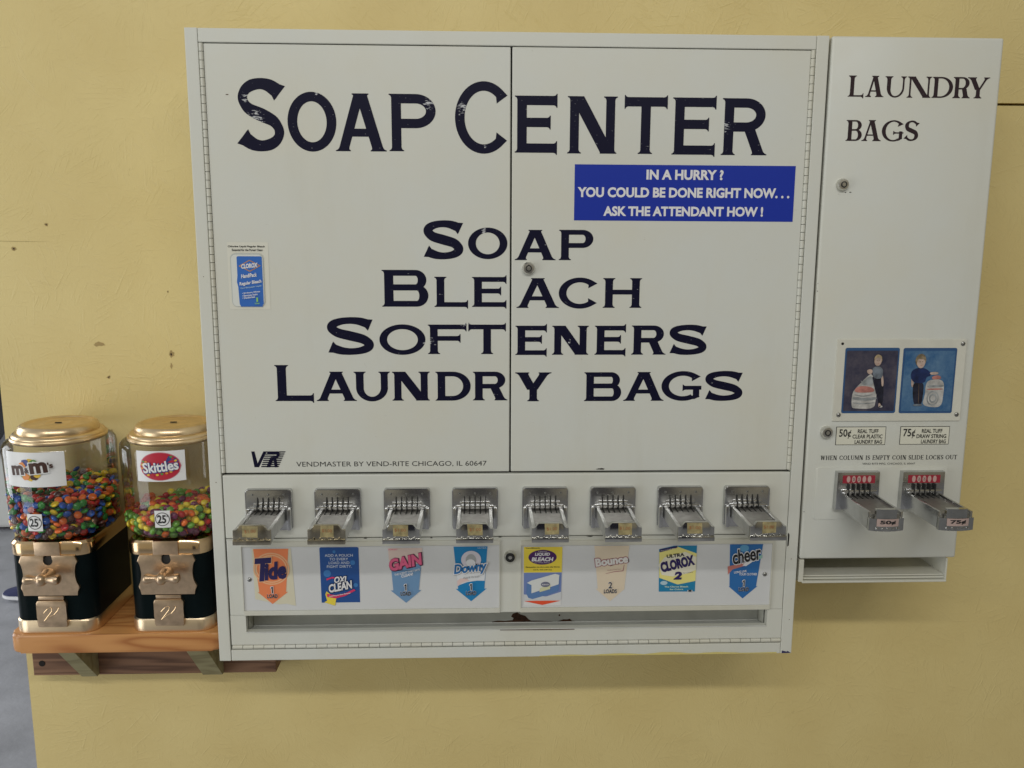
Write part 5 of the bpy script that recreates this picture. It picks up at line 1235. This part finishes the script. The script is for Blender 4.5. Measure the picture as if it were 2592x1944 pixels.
SGR_, SYL_ = shell('candy_leaf_green', (.13, .32, .04)), shell('candy_lemon', (.78, .62, .05))
pile(M1X, .2660, (-.005, .004), .0065, .0035, [('blue', BLU_, 3), ('green', GRN_, 3), ('red', RED_, 2.2), ('orange', ORG_, 2.6), ('yellow', YLW_, 1.8), ('brown', BRN_, 1.2)], 'button candy', 'the dispenser at the outer shelf end', 3, 295)
pile(M2X, .2330, (.006, .000), .0066, .0051, [('red', RED_, 1.6), ('orange', ORG_, 2.4), ('lemon', SYL_, 2.2), ('leaf green', SGR_, 2.4), ('purple', PUR_, 1.8)], 'chewy candy', 'the dispenser beside the soap cabinet', 5, 295)

# ------------------------------------------------------------------ beyond the end of the wall
WHT = mat('appliance_white', (.55, .56, .54), .4, var=(3, .08, 3))
wx, wy = -2.62, 3.45
was = empty('front_load_washer', (wx, wy, FLOOR), 'pale front load washing machine with a dark round door, beyond the wall end', 'washing machine')
bm = bmnew(); box(bm, wx - .4, wx + .75, wy, wy + .7, FLOOR + .02, FLOOR + 1.15, .02); obj('cabinet', bm, WHT, was)
bm = bmnew(); lathe(bm, [(.0, wy - .05), (.20, wy - .05), (.27, wy - .04), (.29, wy - .001)], (wx + .18, FLOOR + .72), 40, 0, 'Y'); obj('round_door', bm, mat('dark_door_glass', (.02, .02, .022), .2), was, True)
bm = bmnew(); lathe(bm, [(.275, wy - .05), (.31, wy - .045), (.32, wy - .001)], (wx + .18, FLOOR + .72), 40, 0, 'Y'); obj('door_ring', bm, mat('grey_door_ring', (.16, .16, .17), .4, .6), was, True)
far = empty('far_block_wall', (-4, 6.5, FLOOR), 'dull grey wall far behind the washing machine', 'wall')
bm = bmnew(); box(bm, -13, 2, 6.5, 6.7, FLOOR, 2.6); obj('wall_face', bm, mat('far_grey_paint', (.20, .20, .19), .8, var=(2, .2, 4)), far)

def make_person():
    fx, fy = -1.575, 2.60
    root = empty('person', (fx, fy, FLOOR), 'person standing behind the wall end, only a navy shoe with white sole showing', 'person')
    # body: one skinned surface, facing -x
    J = {'pelvis': (.14, 0, .92, .125), 'waist': (.15, 0, 1.08, .12), 'chest': (.15, 0, 1.30, .15), 'neck': (.14, 0, 1.48, .055), 'head': (.13, 0, 1.60, .085), 'crown': (.13, 0, 1.69, .07),
         'hipL': (.15, .09, .88, .085), 'kneeL': (.24, .10, .50, .06), 'ankL': (.37, .10, .10, .042), 'hipR': (.13, -.09, .88, .085), 'kneeR': (.08, -.10, .50, .06), 'ankR': (.07, -.10, .10, .042),
         'shL': (.16, .18, 1.40, .055), 'elL': (.20, .23, 1.15, .042), 'wrL': (.22, .20, .92, .03), 'haL': (.21, .19, .84, .035), 'shR': (.16, -.18, 1.40, .055), 'elR': (.20, -.23, 1.15, .042), 'wrR': (.22, -.20, .92, .03), 'haR': (.21, -.19, .84, .035)}
    E_ = [('pelvis', 'waist'), ('waist', 'chest'), ('chest', 'neck'), ('neck', 'head'), ('head', 'crown'), ('pelvis', 'hipL'), ('hipL', 'kneeL'), ('kneeL', 'ankL'), ('pelvis', 'hipR'), ('hipR', 'kneeR'), ('kneeR', 'ankR'), ('chest', 'shL'), ('shL', 'elL'), ('elL', 'wrL'), ('wrL', 'haL'), ('chest', 'shR'), ('shR', 'elR'), ('elR', 'wrR'), ('wrR', 'haR')]
    ks = list(J); me = bpy.data.meshes.new('body'); me.from_pydata([J[k][:3] for k in ks], [(ks.index(a), ks.index(b)) for a, b in E_], [])
    o = bpy.data.objects.new('body', me); COL.objects.link(o)
    sm = o.modifiers.new('skin', 'SKIN'); sm.use_smooth_shade = True
    for i, k in enumerate(ks):
        sv = me.skin_vertices[0].data[i]; sv.radius = (J[k][3], J[k][3]); sv.use_root = (k == 'pelvis')
    o.modifiers.new('sub', 'SUBSURF').levels = 1; o.modifiers['sub'].render_levels = 1
    dg = bpy.context.evaluated_depsgraph_get(); m2 = bpy.data.meshes.new_from_object(o.evaluated_get(dg)); o.modifiers.clear(); o.data = m2
    JE, SH, SKN = mat('dark_denim', (.03, .04, .07), .8), mat('grey_cotton', (.16, .16, .17), .9), mat('skin', (.45, .28, .20), .5)
    for m_ in (JE, SH, SKN): m2.materials.append(m_)
    for p_ in m2.polygons: z = p_.center.z; p_.material_index = 0 if z < .95 and abs(p_.center.y) < .175 else (2 if z > 1.46 or (abs(p_.center.y) > .17 and z < 1.2) else 1)
    o.parent = root
    for sy in (-.10, .10):
        bm = bmnew()
        def foot(z, gx, gy, toe=0.): return [(fx + (.30 if sy > 0 else 0) + x * gx - .06, fy + sy + y * gy, FLOOR + z + (toe * max(0, -x) * 4)) for x, y in rsq(.28, .096, .046, 5)]
        loft(bm, [foot(.0, .97, .95, .05), foot(.004, 1.0, 1.0, .04), foot(.026, 1.0, 1.0, .02)], 1)
        w0 = [foot(.0262, .98, .95, .02), foot(.055, .94, .90, -.02)]
        o3 = .30 if sy > 0 else 0
        ring = [(fx + o3 + .025 + x * .62, fy + sy + y * .80, FLOOR + .082) for x, y in rsq(.24, .09, .044, 5)]; ring2 = [(fx + o3 + .045 + x * .42, fy + sy + y * .74, FLOOR + .112) for x, y in rsq(.24, .09, .044, 5)]
        loft(bm, w0 + [ring, ring2], 0); obj('shoe', bm, [mat('navy_canvas' if sy < 0 else 'navy_canvas_b', (.025, .03, .09), .85), mat('white_rubber' if sy < 0 else 'white_rubber_b', (.72, .72, .74), .5)], root, True)
    bm = bmnew(); 
    lathe(bm, [(.0, FLOOR + 1.775), (.055, FLOOR + 1.76), (.088, FLOOR + 1.71), (.094, FLOOR + 1.64), (.085, FLOOR + 1.60)], (fx + .145, fy), 24); obj('hair', bm, mat('brown_hair', (.05, .03, .02), .7), root, True)
make_person()
